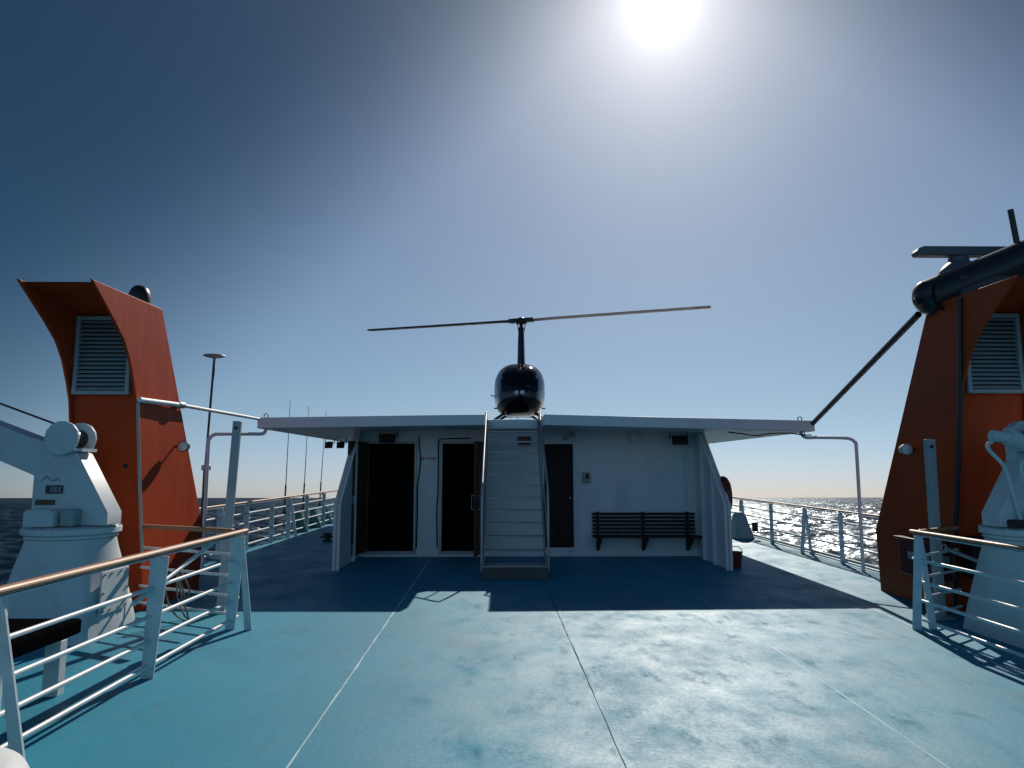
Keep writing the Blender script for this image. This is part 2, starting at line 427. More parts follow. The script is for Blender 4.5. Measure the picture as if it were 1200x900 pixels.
# ------------------------------------------------------------------ sea, deck, hull
SEA_Z = -13.5
def sea_mesh():                                   # one sheet to the horizon; real waves ahead, where the sea is seen
    rr = [9.0]
    while rr[-1] < 60: rr.append(rr[-1] * 1.035)
    while rr[-1] < 6000: rr.append(rr[-1] * 1.0042)
    while rr[-1] < 45000: rr.append(rr[-1] * 1.12)
    r = np.array(rr)
    ang = np.concatenate([np.arange(-60, 60, 0.15), np.arange(60, 300, 4.0)]) * math.pi / 180      # clockwise from ahead
    A, Rm = np.meshgrid(ang, r)
    X, Y = Rm * np.sin(A), Rm * np.cos(A)
    dr = np.gradient(r)[:, None]
    Zm = np.zeros_like(X)
    rs = np.random.RandomState(11)
    n = 46
    for k in range(n):
        L = 1.8 * (40.0 / 1.8) ** (k / (n - 1.0)) * rs.uniform(0.94, 1.06)
        th = rs.normal(0.5, 0.75)
        kx, ky = math.sin(th) * 2 * math.pi / L, math.cos(th) * 2 * math.pi / L
        a = WAVE_SLOPE * math.sqrt(2.0 / n) * L / (2 * math.pi)
        w = np.clip((L / dr - 2.4) / 2.2, 0, 1)
        Zm += a * w * np.sin(kx * X + ky * Y + rs.uniform(0, 6.28))
    edge = np.clip((60 * math.pi / 180 - np.abs(A)) / 0.08, 0, 1)
    Zm = SEA_Z + Zm * edge
    nr, na = X.shape
    co = np.stack([X, Y, Zm], -1).reshape(-1, 3)
    co = np.vstack([co, [[0, 0, SEA_Z]]])
    idx = np.arange(nr * na).reshape(nr, na)
    nxt = np.roll(idx, -1, axis=1)
    quads = np.stack([idx[:-1], idx[1:], nxt[1:], nxt[:-1]], -1).reshape(-1, 4)[:, ::-1]
    c = nr * na
    tris = np.stack([np.full(na, c), idx[0], nxt[0]], -1)[:, ::-1]
    me = bpy.data.meshes.new('sea')
    me.vertices.add(len(co)); me.vertices.foreach_set('co', co.astype(np.float32).ravel())
    nl = quads.size + tris.size
    me.loops.add(nl); me.loops.foreach_set('vertex_index', np.concatenate([quads.ravel(), tris.ravel()]).astype(np.int32))
    npoly = len(quads) + len(tris)
    me.polygons.add(npoly)
    starts = np.concatenate([np.arange(len(quads)) * 4, quads.size + np.arange(len(tris)) * 3]).astype(np.int32)
    me.polygons.foreach_set('loop_start', starts)
    me.polygons.foreach_set('use_smooth', np.ones(npoly, dtype=bool))
    me.update(calc_edges=True); me.validate()
    me.materials.append(M['sea'])
    o = bpy.data.objects.new('sea', me); COL.objects.link(o)
    return o
WAVE_SLOPE = 0.28
sea = structure(sea_mesh())

DXL, DXR, DY0, DY1 = -5.22, 5.86, -7.0, 25.5
d = MB(); d.box((DXL, DY0, -0.12), (DXR, DY1, 0.0))
deck = structure(d.build('deck', 'deck'))
for x0, x1, y0, y1, m_ in ((-1.158, -1.225, -7, 12.99, 'seam'), (0.661, 0.60, -7, 10.30, 'seam_dark'), (2.397, 2.44, -7, 12.99, 'seam_teal'), (3.90, 4.25, -7, 12.0, 'seam')):
    b = MB(); pts = []
    n = 110
    L, Rr = [], []
    for i in range(n + 1):
        t = i / n; y = y0 + (y1 - y0) * t
        x = x0 + (x1 - x0) * max(0, (y - 4)) / 4.5 + random.uniform(-0.003, 0.003)
        w = (0.0065 if m_ != 'seam_dark' else 0.0045) * random.uniform(0.5, 1.5)
        L.append((x - w, y, 0.001)); pts.append((x, y, 0.0022)); Rr.append((x + w, y, 0.001))
    vL = [b.bm.verts.new(p) for p in L]; vM = [b.bm.verts.new(p) for p in pts]; vR = [b.bm.verts.new(p) for p in Rr]
    for i in range(n):
        b.bm.faces.new((vL[i], vM[i], vM[i + 1], vL[i + 1])); b.bm.faces.new((vM[i], vR[i], vR[i + 1], vM[i + 1]))
    b.build('weld_seam', m_, deck)
for x in (DXL, DXR - 0.05):
    b = MB(); b.box((x, 8.9, 0.002), (x + 0.05, DY1, 0.07)); b.build('edge_lip', 'grey', deck, bevel=0.006)
h = MB(); h.prism([(DXL - 0.05, -0.125), (DXR + 0.05, -0.125), (DXR - 0.6, -15.5), (DXL + 0.6, -15.5)], 1, DY0 - 8, DY1 + 6)
structure(h.build('hull', 'white'))

# ------------------------------------------------------------------ deckhouse
WY, WX0, WX1 = 13.0, -2.76, 3.66
house = thing('deckhouse', (0.45, WY, 0), 'low white deckhouse with wide flat roof, sloping wing plates and dark doorways', 'deckhouse')
xs = [WX0, -2.52, -1.60, -1.16, -0.34, 0.74, 1.28, WX1]; zs = [0, 0.05, 0.165, 2.03, 2.08, 2.30]
holes = lambda i, j: not ((i in (1, 3) and 1 <= j <= 3) or (i == 5 and j == 2))
w = MB(); w.cells(xs, zs, holes, None, lambda a, b, t: (a, t, b), lambda a, b: WY + 0.07, lambda a, b: WY)
w.box((WX0, WY + 0.072, 0), (WX0 + 0.07, 22.0, 2.30)); w.box((WX1 - 0.07, WY + 0.072, 0), (WX1, 22.0, 2.30)); w.box((WX0, 22.002, 0), (WX1, 22.07, 2.30))
w.box((-1.20 - 0.36, WY - 0.02, 0.0), (-1.20, WY - 0.001, 0.05))
w.build('wall', 'wall', house)
b = MB()                                        # rooms behind the openings, their shade put into a near-black lining
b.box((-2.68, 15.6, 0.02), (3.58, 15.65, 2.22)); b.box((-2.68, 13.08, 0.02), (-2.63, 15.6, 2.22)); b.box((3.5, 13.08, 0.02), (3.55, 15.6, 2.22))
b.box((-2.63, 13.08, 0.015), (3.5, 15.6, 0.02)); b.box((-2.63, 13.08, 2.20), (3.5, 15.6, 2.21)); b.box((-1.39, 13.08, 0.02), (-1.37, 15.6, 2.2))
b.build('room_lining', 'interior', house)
# roof with a notch for the stairs, slightly cambered
RX = [-4.05, -0.31, 0.30, 0.67, 5.17]; RY = [11.55, 12.86, 23.0]
def rz(x): return 2.485 - (0.30 - x) * 0.0150 if x < 0.3 else 2.485 - (x - 0.3) * 0.0225
rf = MB(); rf.cells(RX, RY, lambda i, j: not (j == 0 and i in (1, 2)), None, lambda a, b, t: (a, b, t), lambda a, b: rz(a) - 0.178, lambda a, b: rz(a))
roof = rf.build('roof', 'white', house, bevel=0.012)
b = MB(); b.box((-3.9, 13.2, 2.38), (5.0, 22.8, 2.496)); b.build('helideck_pad', 'pad', roof)
for x in (-3.93, 4.95):
    b = MB(); b.torus((x, 11.62, rz(x) + 0.03), 0.035, 0.010, axis=1, n=16, m=8); b.build('lifting_ring', 'galv', roof)
b = MB(); b.torus((4.98, 11.60, rz(4.98) - 0.215), 0.03, 0.009, axis=1, n=16, m=8); b.build('lifting_ring', 'galv', roof)
# wing plates either side of the front wall
def wing(x, inner):
    prof = [(WY - 0.002, 0.0), (11.22, 0.0), (11.22, 1.02), (12.62, 2.262), (WY - 0.002, 2.262)]
    b = MB(); b.prism(prof, 0, x - 0.012, x + 0.012)
    o = b.build('wing_plate', 'white', house)
    f = MB()                                    # flange along the free edge
    e = [(11.22, 0.0), (11.22, 1.02), (12.62, 2.262)]
    f.loft([[(x - 0.055, a, c), (x + 0.055, a, c), (x + 0.055, a + 0.014, c), (x - 0.055, a + 0.014, c)] for a, c in e], smooth=False)
    f.build('edge_flange', 'white', o)
    for yy, top in (((12.35, 2.00),) if inner > 0 else ((11.85, 1.56), (12.45, 2.09))):
        sb = MB(); s_ = inner
        sb.box((min(x + s_ * 0.013, x + s_ * 0.07), yy - 0.008, 0.0), (max(x + s_ * 0.013, x + s_ * 0.07), yy + 0.008, top)); sb.build('stiffener', 'white', o)
    return o
wing(-2.62, 1); wing(3.56, -1)
# door frames, leaves
def frame(x0, x1, z0, z1, m_='steel', w_=0.045, name='door_frame'):
    b = MB(); y0, y1 = WY - 0.03, WY + 0.04
    b.box((x0, y0, z0), (x0 + w_, y1, z1)); b.box((x1 - w_, y0, z0), (x1, y1, z1))
    b.box((x0 + w_, y0, z1 - w_), (x1 - w_, y1, z1)); b.box((x0 + w_, y0, z0), (x1 - w_, y1, z0 + w_ * 1.2))
    return b.build(name, m_, house, bevel=0.006)
frame(-2.525, -1.595, 0.045, 2.085); frame(-1.165, -0.335, 0.045, 2.085); frame(0.735, 1.285, 0.16, 2.035, 'door_dark', 0.03)
def leaf(hx, hy, nx, ny, z0, z1, handle=True, name='door'):
    h_, n_ = V((hx, hy, 0)), V((nx, ny, 0)); dr = (n_ - h_).normalized(); nr = V((-dr.y, dr.x, 0)) * 0.022
    b = MB(); a = [h_ - nr, n_ - nr, n_ + nr, h_ + nr]
    b.hexa([p + V((0, 0, z0)) for p in a], [p + V((0, 0, z1)) for p in a])
    o = b.build(name, 'door_wood', house, bevel=0.006)
    L = (n_ - h_).length
    for (u0, u1, c0, c1) in ((0.12, 0.88, 0.10, 0.45), (0.12, 0.88, 0.52, 0.92)):
        for s_ in (1, -1):
            q = MB(); zz0, zz1 = z0 + (z1 - z0) * c0, z0 + (z1 - z0) * c1
            A = [h_ + dr * L * u0 + nr * s_ * 1.02, h_ + dr * L * u1 + nr * s_ * 1.02, h_ + dr * L * u1 + nr * s_ * 1.45, h_ + dr * L * u0 + nr * s_ * 1.45]
            q.hexa([p + V((0, 0, zz0)) for p in A], [p + V((0, 0, zz1)) for p in A]); q.build('panel', 'door_wood', o, bevel=0.005)
    if handle:
        for s_ in (1, -1):
            q = MB(); p0 = h_ + dr * (L - 0.08) + nr * s_ + V((0, 0, 1.0)); p1 = p0 + nr * s_ * 2.4
            q.tube([p0 + V((0, 0, 0.12)), p1 + V((0, 0, 0.12)), p1 - V((0, 0, 0.12)), p0 - V((0, 0, 0.12))], 0.010, 8); q.build('handle', 'galv', o)
    return o
leaf(-2.50, WY - 0.04, -2.66, 12.12, 0.09, 2.06)
leaf(-0.36, WY - 0.04, -0.485, 12.16, 0.09, 2.06)
b = MB(); b.box((0.765, WY + 0.01, 0.20), (1.255, WY + 0.05, 2.00)); dd = b.build('door', 'door_dark', house)
for z0, z1 in ((0.28, 0.85), (0.95, 1.38), (1.48, 1.92)):
    for x0, x1 in ((0.82, 0.99), (1.03, 1.20)):
        q = MB(); q.box((x0, WY - 0.002, z0), (x1, WY + 0.012, z1)); q.build('panel', 'door_dark', dd, bevel=0.006)
q = MB(); q.lathe([(0.001, -0.05), (0.018, -0.045), (0.018, -0.02), (0.008, -0.015), (0.008, 0.0)], (1.225, WY + 0.008, 1.05), 1, 14); q.build('handle', 'galv', dd)
b = MB(); b.box((-2.62, WY - 0.05, 0.0), (-1.57, WY - 0.001, 0.045)); b.build('sill', 'wall', house, bevel=0.004)
b = MB(); b.box((-1.19, WY - 0.05, 0.0), (-0.31, WY - 0.001, 0.045)); b.build('sill', 'wall', house, bevel=0.004)
b = MB(); b.box((0.70, WY - 0.035, 0.10), (1.32, WY - 0.001, 0.155)); b.build('sill', 'wall', house, bevel=0.004)
# loose cables beside the doors and under the roof
def cable(pts, r, label, m_='rubber', base=None, name='cable'):
    b = MB(); b.tube(bez(pts), r, 8); return tag(b.build(name, m_, loc=base or pts[0]), label, 'cable')
cable([(-1.56, WY - .02, 2.18), (-1.555, WY - .02, 2.05), (-1.53, WY - .02, 1.75), (-1.545, WY - .02, 1.5), (-1.575, WY - .02, 1.2), (-1.57, WY - .02, 0.7), (-1.58, WY - .02, 0.15)], 0.011, 'loose black cable hanging down the right side of the leftmost doorway')
cable([(-0.6, WY - .02, 2.14), (-1.05, WY - .02, 2.13), (-1.19, WY - .02, 2.10), (-1.2, WY - .02, 1.9), (-1.2, WY - .02, 1.2), (-1.215, WY - .02, 0.8), (-1.20, WY - .02, 0.15)], 0.011, 'loose black cable framing the left side of the doorway next to the stairs')
cable([(3.75, 11.64, 2.19), (3.95, 11.62, 2.165), (4.2, 11.61, 2.13), (4.45, 11.6, 2.165), (4.75, 11.6, 2.17), (4.98, 11.59, 2.14), (5.12, 11.6, 2.14)], 0.010, 'thin dark cable sagging under the front edge of the roof at its right end')
b = MB(); b.tube([(3.33, WY - 0.02, 2.05), (3.345, WY - 0.02, 1.2), (3.35, WY - 0.02, 0.95), (3.43, WY - 0.02, 0.92)], 0.014, 8)
tag(b.build('conduit', 'wall', loc=(3.33, WY - 0.02, 0.92)), 'thin grey conduit running down the white wall beside the right wing plate', 'pipe')

# things on the wall
def floodlight(c, label, w_=0.30, h_=0.17, tilt=0.3):
    x, y, z = c
    t = thing('floodlight', c, label, 'floodlight', 'dark floodlights round the deckhouse')
    b = MB(); ca, sa = math.cos(tilt), math.sin(tilt)
    def pt(u, v, w): return (x + u, y + v * ca - w * sa * -1, z - v * 0 + w * ca - v * sa * -1)
    front = [pt(-w_ / 2, -0.10, -h_ / 2), pt(w_ / 2, -0.10, -h_ / 2), pt(w_ / 2, -0.10, h_ / 2), pt(-w_ / 2, -0.10, h_ / 2)]
    back = [pt(-w_ / 2 * .7, 0.06, -h_ / 2 * .6), pt(w_ / 2 * .7, 0.06, -h_ / 2 * .6), pt(w_ / 2 * .7, 0.06, h_ / 2 * .6), pt(-w_ / 2 * .7, 0.06, h_ / 2 * .6)]
    b.hexa(front, back); b.build('housing', 'black', t, bevel=0.01)
    g = MB(); k = 0.86
    g.hexa([pt(-w_ / 2 * k, -0.106, -h_ / 2 * k), pt(w_ / 2 * k, -0.106, -h_ / 2 * k), pt(w_ / 2 * k, -0.106, h_ / 2 * k), pt(-w_ / 2 * k, -0.106, h_ / 2 * k)],
           [pt(-w_ / 2 * k, -0.101, -h_ / 2 * k), pt(w_ / 2 * k, -0.101, -h_ / 2 * k), pt(w_ / 2 * k, -0.101, h_ / 2 * k), pt(-w_ / 2 * k, -0.101, h_ / 2 * k)])
    g.build('lens', 'soot', t)
    s_ = MB(); s_.tube([(x - w_ / 2 - .01, y, z), (x - w_ / 2 - .01, y + 0.02, z + 0.13), (x + w_ / 2 + .01, y + 0.02, z + 0.13), (x + w_ / 2 + .01, y, z)], 0.010, 6)
    s_.build('bracket', 'black', t)
    return t
floodlight((-2.10, WY - 0.20, 2.15), 'dark floodlight fixed above the leftmost doorway of the deckhouse')
floodlight((3.21, WY - 0.20, 2.12), 'dark floodlight high on the wall above the right end of the bench')
floodlight((-3.70, 15.0, 2.10), 'dark floodlight under the left roof edge, the outer one of two', 0.17, 0.14)
floodlight((-3.45, 15.0, 2.10), 'dark floodlight under the left roof edge, the inner one of two', 0.17, 0.14)
t = thing('bulkhead_lamp', (2.43, WY, 2.20), 'round white bulkhead lamp on the wall under the roof edge', 'lamp')
b = MB(); b.lathe([(0.001, -0.001), (0.135, -0.001), (0.135, -0.05), (0.12, -0.07), (0.001, -0.07)], (2.43, WY, 2.16), 1); b.build('housing', 'white', t)
b = MB(); b.lathe([(0.105, -0.071), (0.095, -0.10), (0.05, -0.125), (0.001, -0.13)], (2.43, WY, 2.16), 1); b.build('lens', 'lens', t)
t = thing('wall_spotlight', (1.16, WY, 2.20), 'small tilted grey lamp on the wall just right of the stairs top', 'lamp')
b = MB(); b.tube([(1.10, 12.62, 2.13), (1.28, 12.74, 2.21)], 0.05, 14); b.build('lamp_head', 'grey', t)
b = MB(); b.tube([(1.20, 12.72, 2.19), (1.20, WY - 0.001, 2.19)], 0.014, 8); b.build('bracket', 'galv', t)
t = thing('switch_box', (1.528, WY, 1.42), 'small beige switch box on the wall between door and bench', 'switch box')
b = MB(); b.box((1.465, WY - 0.07, 1.325), (1.59, WY - 0.001, 1.515)); b.build('housing', 'beige', t, bevel=0.008)
b = MB(); b.box((1.51, WY - 0.085, 1.40), (1.565, WY - 0.072, 1.485)); b.build('switch', 'black', t, bevel=0.004)
t = thing('alarm_box', (0.38, WY, 2.09), 'dark red alarm box on the wall seen through the stair treads', 'alarm box')
b = MB(); b.box((0.26, WY - 0.12, 2.03), (0.50, WY - 0.001, 2.17)); b.build('housing', 'dark_red', t, bevel=0.008)
b = MB(); b.lathe([(0.04, -0.125), (0.035, -0.135), (0.001, -0.138)], (0.38, WY, 2.10), 1, 16); b.build('button', 'red', t)
t = thing('wall_notice', (-1.41, WY, 1.76), 'line of small red lettering painted between the two open doorways', 'notice')
xx = -1.545
rnd = random.Random(3)
for word in (3, 1, 4):
    for k in range(word):
        w_ = rnd.choice((0.020, 0.024, 0.028)); hgt = 0.052; b = MB()
        b.box((xx, WY - 0.004, 1.745), (xx + 0.009, WY - 0.001, 1.745 + hgt))
        b.box((xx + w_ - 0.009, WY - 0.004, 1.745), (xx + w_, WY - 0.001, 1.745 + hgt))
        zc = 1.745 + rnd.choice((0.0, 0.021, 0.042))
        b.box((xx + 0.0092, WY - 0.004, zc), (xx + w_ - 0.0092, WY - 0.001, zc + 0.010))
        xx += w_ + 0.008; b.build('letter', 'red_letter', t)
    xx += 0.022
for x, z in ((-1.54, 1.692), (-1.50, 1.692), (-1.285, 1.692), (-1.52, 1.52), (-1.45, 1.50), (-1.38, 1.52), (-1.32, 1.50)):
    b = MB(); b.box((x, WY - 0.004, z), (x + 0.018, WY - 0.001, z + 0.009)); b.build('screw_hole', 'pencil', t)

# bench on the wall
t = thing('wall_bench', (2.64, WY, 0), 'long dark slatted wooden bench on brackets against the white wall', 'bench')
for k in range(6):
    b = MB(); z = 0.41 + k * 0.066
    b.box((1.62, WY - 0.075 + k * 0.003, z), (3.50, WY - 0.05 + k * 0.003, z + 0.046)); b.build('back_slat', 'bench_wood', t, bevel=0.005)
for k in range(4):
    b = MB(); y = WY - 0.14 - k * 0.085
    b.box((1.60, y - 0.035, 0.365), (3.53, y + 0.035, 0.395)); b.build('seat_slat', 'bench_wood', t, bevel=0.005)
for x in (1.72, 2.55, 3.36):
    b = MB(); b.prism([(WY - 0.001, 0.10), (WY - 0.02, 0.10), (WY - 0.40, 0.335), (WY - 0.40, 0.363), (WY - 0.048, 0.363), (WY - 0.048, 0.80), (WY - 0.001, 0.80)], 0, x - 0.025, x + 0.025); b.build('bracket', 'bench_wood', t)

# ------------------------------------------------------------------ stairs to the roof
t = thing('stairs', (0.17, 10.35, 0), 'steep grey metal stairs with open treads leading up to the roof', 'stairs')
SX0, SX1 = -0.27, 0.61
N = 11
b = MB(); b.box((SX0 - 0.03, 10.34, 0), (SX1 + 0.04, 10.62, 0.17)); b.build('bottom_step', 'step', t, bevel=0.008)
b = MB(); b.box((SX0 - 0.03, 10.33, 0.1705), (SX1 + 0.04, 10.63, 0.195)); b.build('tread', 'steel', t, bevel=0.004)
for k in range(1, N + 1):
    z = 0.195 + k * (2.33 - 0.195) / (N + 0.4); y = 10.50 + k * (12.72 - 10.50) / (N + 0.4)
    b = MB(); b.box((SX0, y - 0.085, z - 0.028), (SX1, y + 0.085, z)); b.build('tread', 'steel', t, bevel=0.003)
for x in (SX0 - 0.028, SX1 + 0.004):
    b = MB(); b.prism([(10.44, 0.20), (10.62, 0.20), (12.855, 2.31), (12.855, 2.47), (12.72, 2.47)], 0, x, x + 0.022); b.build('stringer', 'steel', t)
for x, tip in ((SX0 - 0.045, 0), (SX1 + 0.05, 0)):
    b = MB(); pth = bez([(x, 10.42, 0.10), (x, 10.43, 0.75), (x, 10.52, 1.26), (x, 10.75, 1.46), (x, 11.8, 2.06), (x, 12.60, 2.52), (x, 12.74, 2.60), (x, 12.80, 2.56), (x, 12.80, 2.40)], 6)
    b.tube(pth, 0.019, 10); hr = b.build('handrail', 'galv', t)
    b = MB(); b.tube([(x, 10.66, 0.55), (x, 12.66, 2.36)], 0.012, 8); b.build('middle_rail', 'galv', t)
    b = MB(); b.tube([(x, 11.55, 1.22), (x, 11.55, 1.90)], 0.014, 8); b.build('stanchion', 'galv', t)

# ------------------------------------------------------------------ roof struts and pipes
def pipe(name, pts, r, m_, label, cat='pipe', n=12, smooth=True):
    b = MB(); b.tube(bez(pts, 5) if smooth else pts, r, n)
    return tag(b.build(name, m_, loc=pts[0]), label, cat)
pipe('brace_pipe', [(5.56, 11.0, 0), (5.56, 11.0, 1.0), (5.56, 11.0, 1.90), (5.55, 11.02, 2.00), (5.50, 11.05, 2.05), (5.40, 11.1, 2.07), (5.15, 11.4, 2.09), (5.03, 11.62, 2.10), (4.99, 11.72, 2.19)], 0.026, 'white', 'bent white pipe rising from the deck to the right end of the roof')
pipe('brace_pipe', [(-4.60, 11.0, 0), (-4.60, 11.0, 1.0), (-4.60, 11.0, 1.95), (-4.585, 11.0, 2.05), (-4.53, 11.02, 2.11), (-4.43, 11.05, 2.125), (-4.1, 11.45, 2.145), (-3.97, 11.62, 2.16), (-3.94, 11.68, 2.24)], 0.028, 'white', 'bent white pipe rising from the deck to the left end of the roof')
t = thing('stay_rod', (-4.03, 7.74, 2.34), 'pale stay pipe from the left orange funnel to the roof corner', 'pipe')
b = MB(); b.tube([(-4.02, 7.74, 2.345), (-4.0, 8.69, 2.37)], 0.030, 12); b.build('rod', 'white', t)
b = MB(); b.tube([(-4.0, 8.66, 2.37), (-4.02, 11.57, 2.395)], 0.024, 12); b.build('rod', 'white', t)
b = MB(); b.tube([(-4.0, 8.63, 2.37), (-4.0, 8.76, 2.372)], 0.040, 12); b.build('coupling', 'galv', t)
pipe('stay_rod', [(5.14, 11.56, 2.33), (4.90, 8.05, 3.40)], 0.040, 'soot', 'dark diagonal stay pipe from the right roof corner up to the funnel', smooth=False)
# antenna with a flat disc, and three whips
t = thing('disc_antenna', (-4.66, 11.06, 0), 'slim dark pole topped by a flat disc antenna beside the left funnel', 'antenna')
b = MB(); b.tube([(-4.66, 11.06, 0), (-4.655, 11.06, 1.62)], 0.028, 10); b.tube([(-4.655, 11.06, 1.62), (-4.60, 11.06, 3.33)], 0.018, 10); b.build('pole', 'soot', t)
b = MB(); b.lathe([(0.001, 0.035), (0.08, 0.032), (0.165, 0.010), (0.172, 0.0), (0.12, -0.020), (0.03, -0.035), (0.02, -0.07)], (-4.60, 11.06, 3.365), 2, 32); b.build('disc', 'grey', t)
b = MB(); b.tube(bez([(-4.61, 11.05, 3.30), (-4.585, 11.05, 3.2), (-4.585, 11.05, 3.05), (-4.62, 11.05, 2.85)]), 0.004, 6); b.build('lead', 'rubber', t)
b = MB(); b.box((-4.70, 11.02, 1.56), (-4.58, 11.10, 1.64)); b.build('clamp', 'galv', t, bevel=0.006)
for y, lx, pos in ((16.7, 0.05, 'nearest'), (18.25, 0.06, 'middle'), (19.9, 0.10, 'farthest')):
    t = thing('whip_antenna', (-5.14, y, 0.5), 'thin whip antenna on the left guard rail, the %s of three' % pos, 'antenna', 'whip antennas on the left rail')
    b = MB(); b.tube([(-5.14, y, 0.5), (-5.12, y, 1.2)], 0.020, 8); b.build('base', 'soot', t)
    b = MB(); b.tube([(-5.12, y, 1.2), (-5.14 + lx, y, 3.2)], 0.009, 6, radii=[0.012, 0.006]); b.build('whip', 'galv', t)
    b = MB()
    for z in (0.52, 0.86):
        b.box((-5.17, y - 0.05, z), (-5.02, y + 0.05, z + 0.06))
    b.build('clamp', 'soot', t)

# ------------------------------------------------------------------ funnels
def funnel(side, label):
    # side = -1 left as surveyed; the right one is its mirror, a little nearer
    if side < 0: mx = lambda x: x; dy = 0.0
    else: mx = lambda x: 0.90 - x; dy = -0.25
    base = (mx(-4.42), 8.9 + dy, 0)
    t = thing('funnel', base, label, 'funnel', 'orange ship funnels')
    xi, xo = -4.05, -4.80
    front = [(8.17, 0.0), (8.03, 0.73), (7.86, 1.6), (7.74, 2.33), (7.665, 2.53), (7.56, 2.76), (7.42, 2.95), (7.20, 3.13), (6.77, 3.445)]
    back = [(8.19, 3.47), (9.66, 0.78), (9.62, 0.0)]
    full = [(y + dy, z) for y, z in front + back]
    core = [(8.20, 0.0), (8.06, 0.73), (7.89, 1.6), (7.78, 2.33), (7.77, 2.53), (7.77, 3.29), (7.66, 3.355), (7.40, 3.40), (7.10, 3.42), (6.84, 3.435)]
    core = [(y + dy, z) for y, z in core] + [(8.17 + dy, 3.45), (9.63 + dy, 0.775), (9.59 + dy, 0.0)]
    b = MB(); xa, xb = sorted((mx(xi - 0.03), mx(xo + 0.03))); b.prism(core, 0, xa, xb); casing = b.build('casing', 'orange', t)
    for x in (xi, xo):
        xa, xb = sorted((mx(x), mx(x - 0.03 if x == xi else x + 0.03)))
        b = MB(); b.prism(full, 0, xa + (0.0 if x == xi else 0.0), xb); b.build('side_plate', 'orange', t, bevel=0.006)
    # louver
    lx0, lx1 = sorted((mx(-4.755), mx(-4.13))); yf = 7.755 + dy; z0, z1 = 2.40, 3.30
    z1 = 3.28
    b = MB(); fw = 0.045
    b.box((lx0, yf - 0.05, z0), (lx0 + fw, yf, z1)); b.box((lx1 - fw, yf - 0.05, z0), (lx1, yf, z1)); b.box((lx0 + fw, yf - 0.05, z0), (lx1 - fw, yf, z0 + fw)); b.box((lx0 + fw, yf - 0.05, z1 - fw), (lx1 - fw, yf, z1))
    lv = b.build('louver_frame', 'grey', t, bevel=0.008)
    b = MB(); b.box((lx0 + fw, yf - 0.006, z0 + fw), (lx1 - fw, yf - 0.003, z1 - fw)); b.build('louver_backing', 'black', lv)
    b = MB(); n = 17
    for k in range(n):
        z = z0 + fw + (k + 0.5) * (z1 - z0 - 2 * fw) / n
        b.hexa([(lx0 + fw, yf - 0.042, z - 0.014), (lx1 - fw, yf - 0.042, z - 0.014), (lx1 - fw, yf - 0.012, z + 0.012), (lx0 + fw, yf - 0.012, z + 0.012)],
               [(lx0 + fw, yf - 0.042, z - 0.009), (lx1 - fw, yf - 0.042, z - 0.009), (lx1 - fw, yf - 0.012, z + 0.017), (lx0 + fw, yf - 0.012, z + 0.017)])
    b.build('louver_slats', 'grey', lv)
    # pipe down the near inboard edge
    xp = mx(xi + 0.03) if side < 0 else mx(xi + 0.02)
    b = MB(); b.tube([(xp, y + dy - 0.03, z) for y, z in (((8.07, 0.55), (8.02, 0.73), (7.86, 1.6), (7.74, 2.31)) if side < 0 else ((8.10, 0.05), (8.02, 0.73), (7.86, 1.6), (7.74, 2.31), (7.62, 3.42)))], 0.016 if side < 0 else 0.026, 10)
    b.build('edge_pipe', 'grey' if side < 0 else 'soot', t)
    return t, mx, dy
fl, mxl, dyl = funnel(-1, 'orange funnel on the left, sunlit on its inner side, above the white crane')
b = MB(); b.lathe([(0.125, 3.40), (0.125, 3.58), (0.118, 3.64), (0.095, 3.70), (0.06, 3.735), (0.001, 3.75)], (-4.31, 8.16, 0), 2, 24); b.build('exhaust_pipe', 'soot', fl)
b = MB(); b.lathe([(0.004, 0.0), (0.03, -0.002), (0.03, 0.012), (0.001, 0.014)], (-4.20, 7.885, 1.62), 1, 12); b.build('plug', 'black', fl)
fr, mxr, dyr = funnel(1, 'dark shaded orange funnel on the right, carrying a black exhaust pipe')
# big tilted exhaust on the right funnel with saddles and end ring
b = MB(); a_, z_ = V((4.90, 7.86, 3.54)), V((7.1, 7.86, 4.44))
b.tube([a_, z_], 0.208, 28); ex = b.build('exhaust_pipe', 'soot', fr)
ax = (z_ - a_).normalized()
b = MB(); b.tube([a_ - ax * 0.11, a_ - ax * 0.095, a_ - ax * 0.05, a_ + ax * 0.002], 0.20, 28, radii=[0.07, 0.13, 0.185, 0.211]); b.build('end_cap', 'soot', ex)
b = MB(); b.box((5.16, 7.66, 3.40), (5.75, 8.06, 3.78)); b.build('exhaust_trunk', 'soot', fr, bevel=0.02)  # black box added to stand for pipe bulk and the shadow beneath
b = MB(); b.tube([a_ - ax * 0.16 + V((0, 0, 0.02)), a_ - ax * 0.08 + V((0, 0, 0.02))], 0.04, 14); b.build('end_plug', 'soot', ex)
b = MB(); b.tube(bez([a_ + V((0.06, -.10, .20)), a_ + V((-0.05, -.20, .06)), a_ + V((-0.03, -.21, -.10)), a_ + V((0.12, -.2, -.22))]), 0.014, 8); b.build('hose', 'rubber', ex)
for k in (0.22, 0.45):
    b = MB(); p = a_ + ax * k; b.box((p.x - 0.03, 7.74, 3.2), (p.x + 0.03, 7.98, p.z - 0.15)); b.build('saddle', 'soot', ex)
b = MB(); p = a_ + ax * 1.20; b.tube([p + V((0, 0, 0.15)), p + V((-0.05, 0, 0.62))], 0.032, 12); b.build('drain_pipe', 'soot', ex)
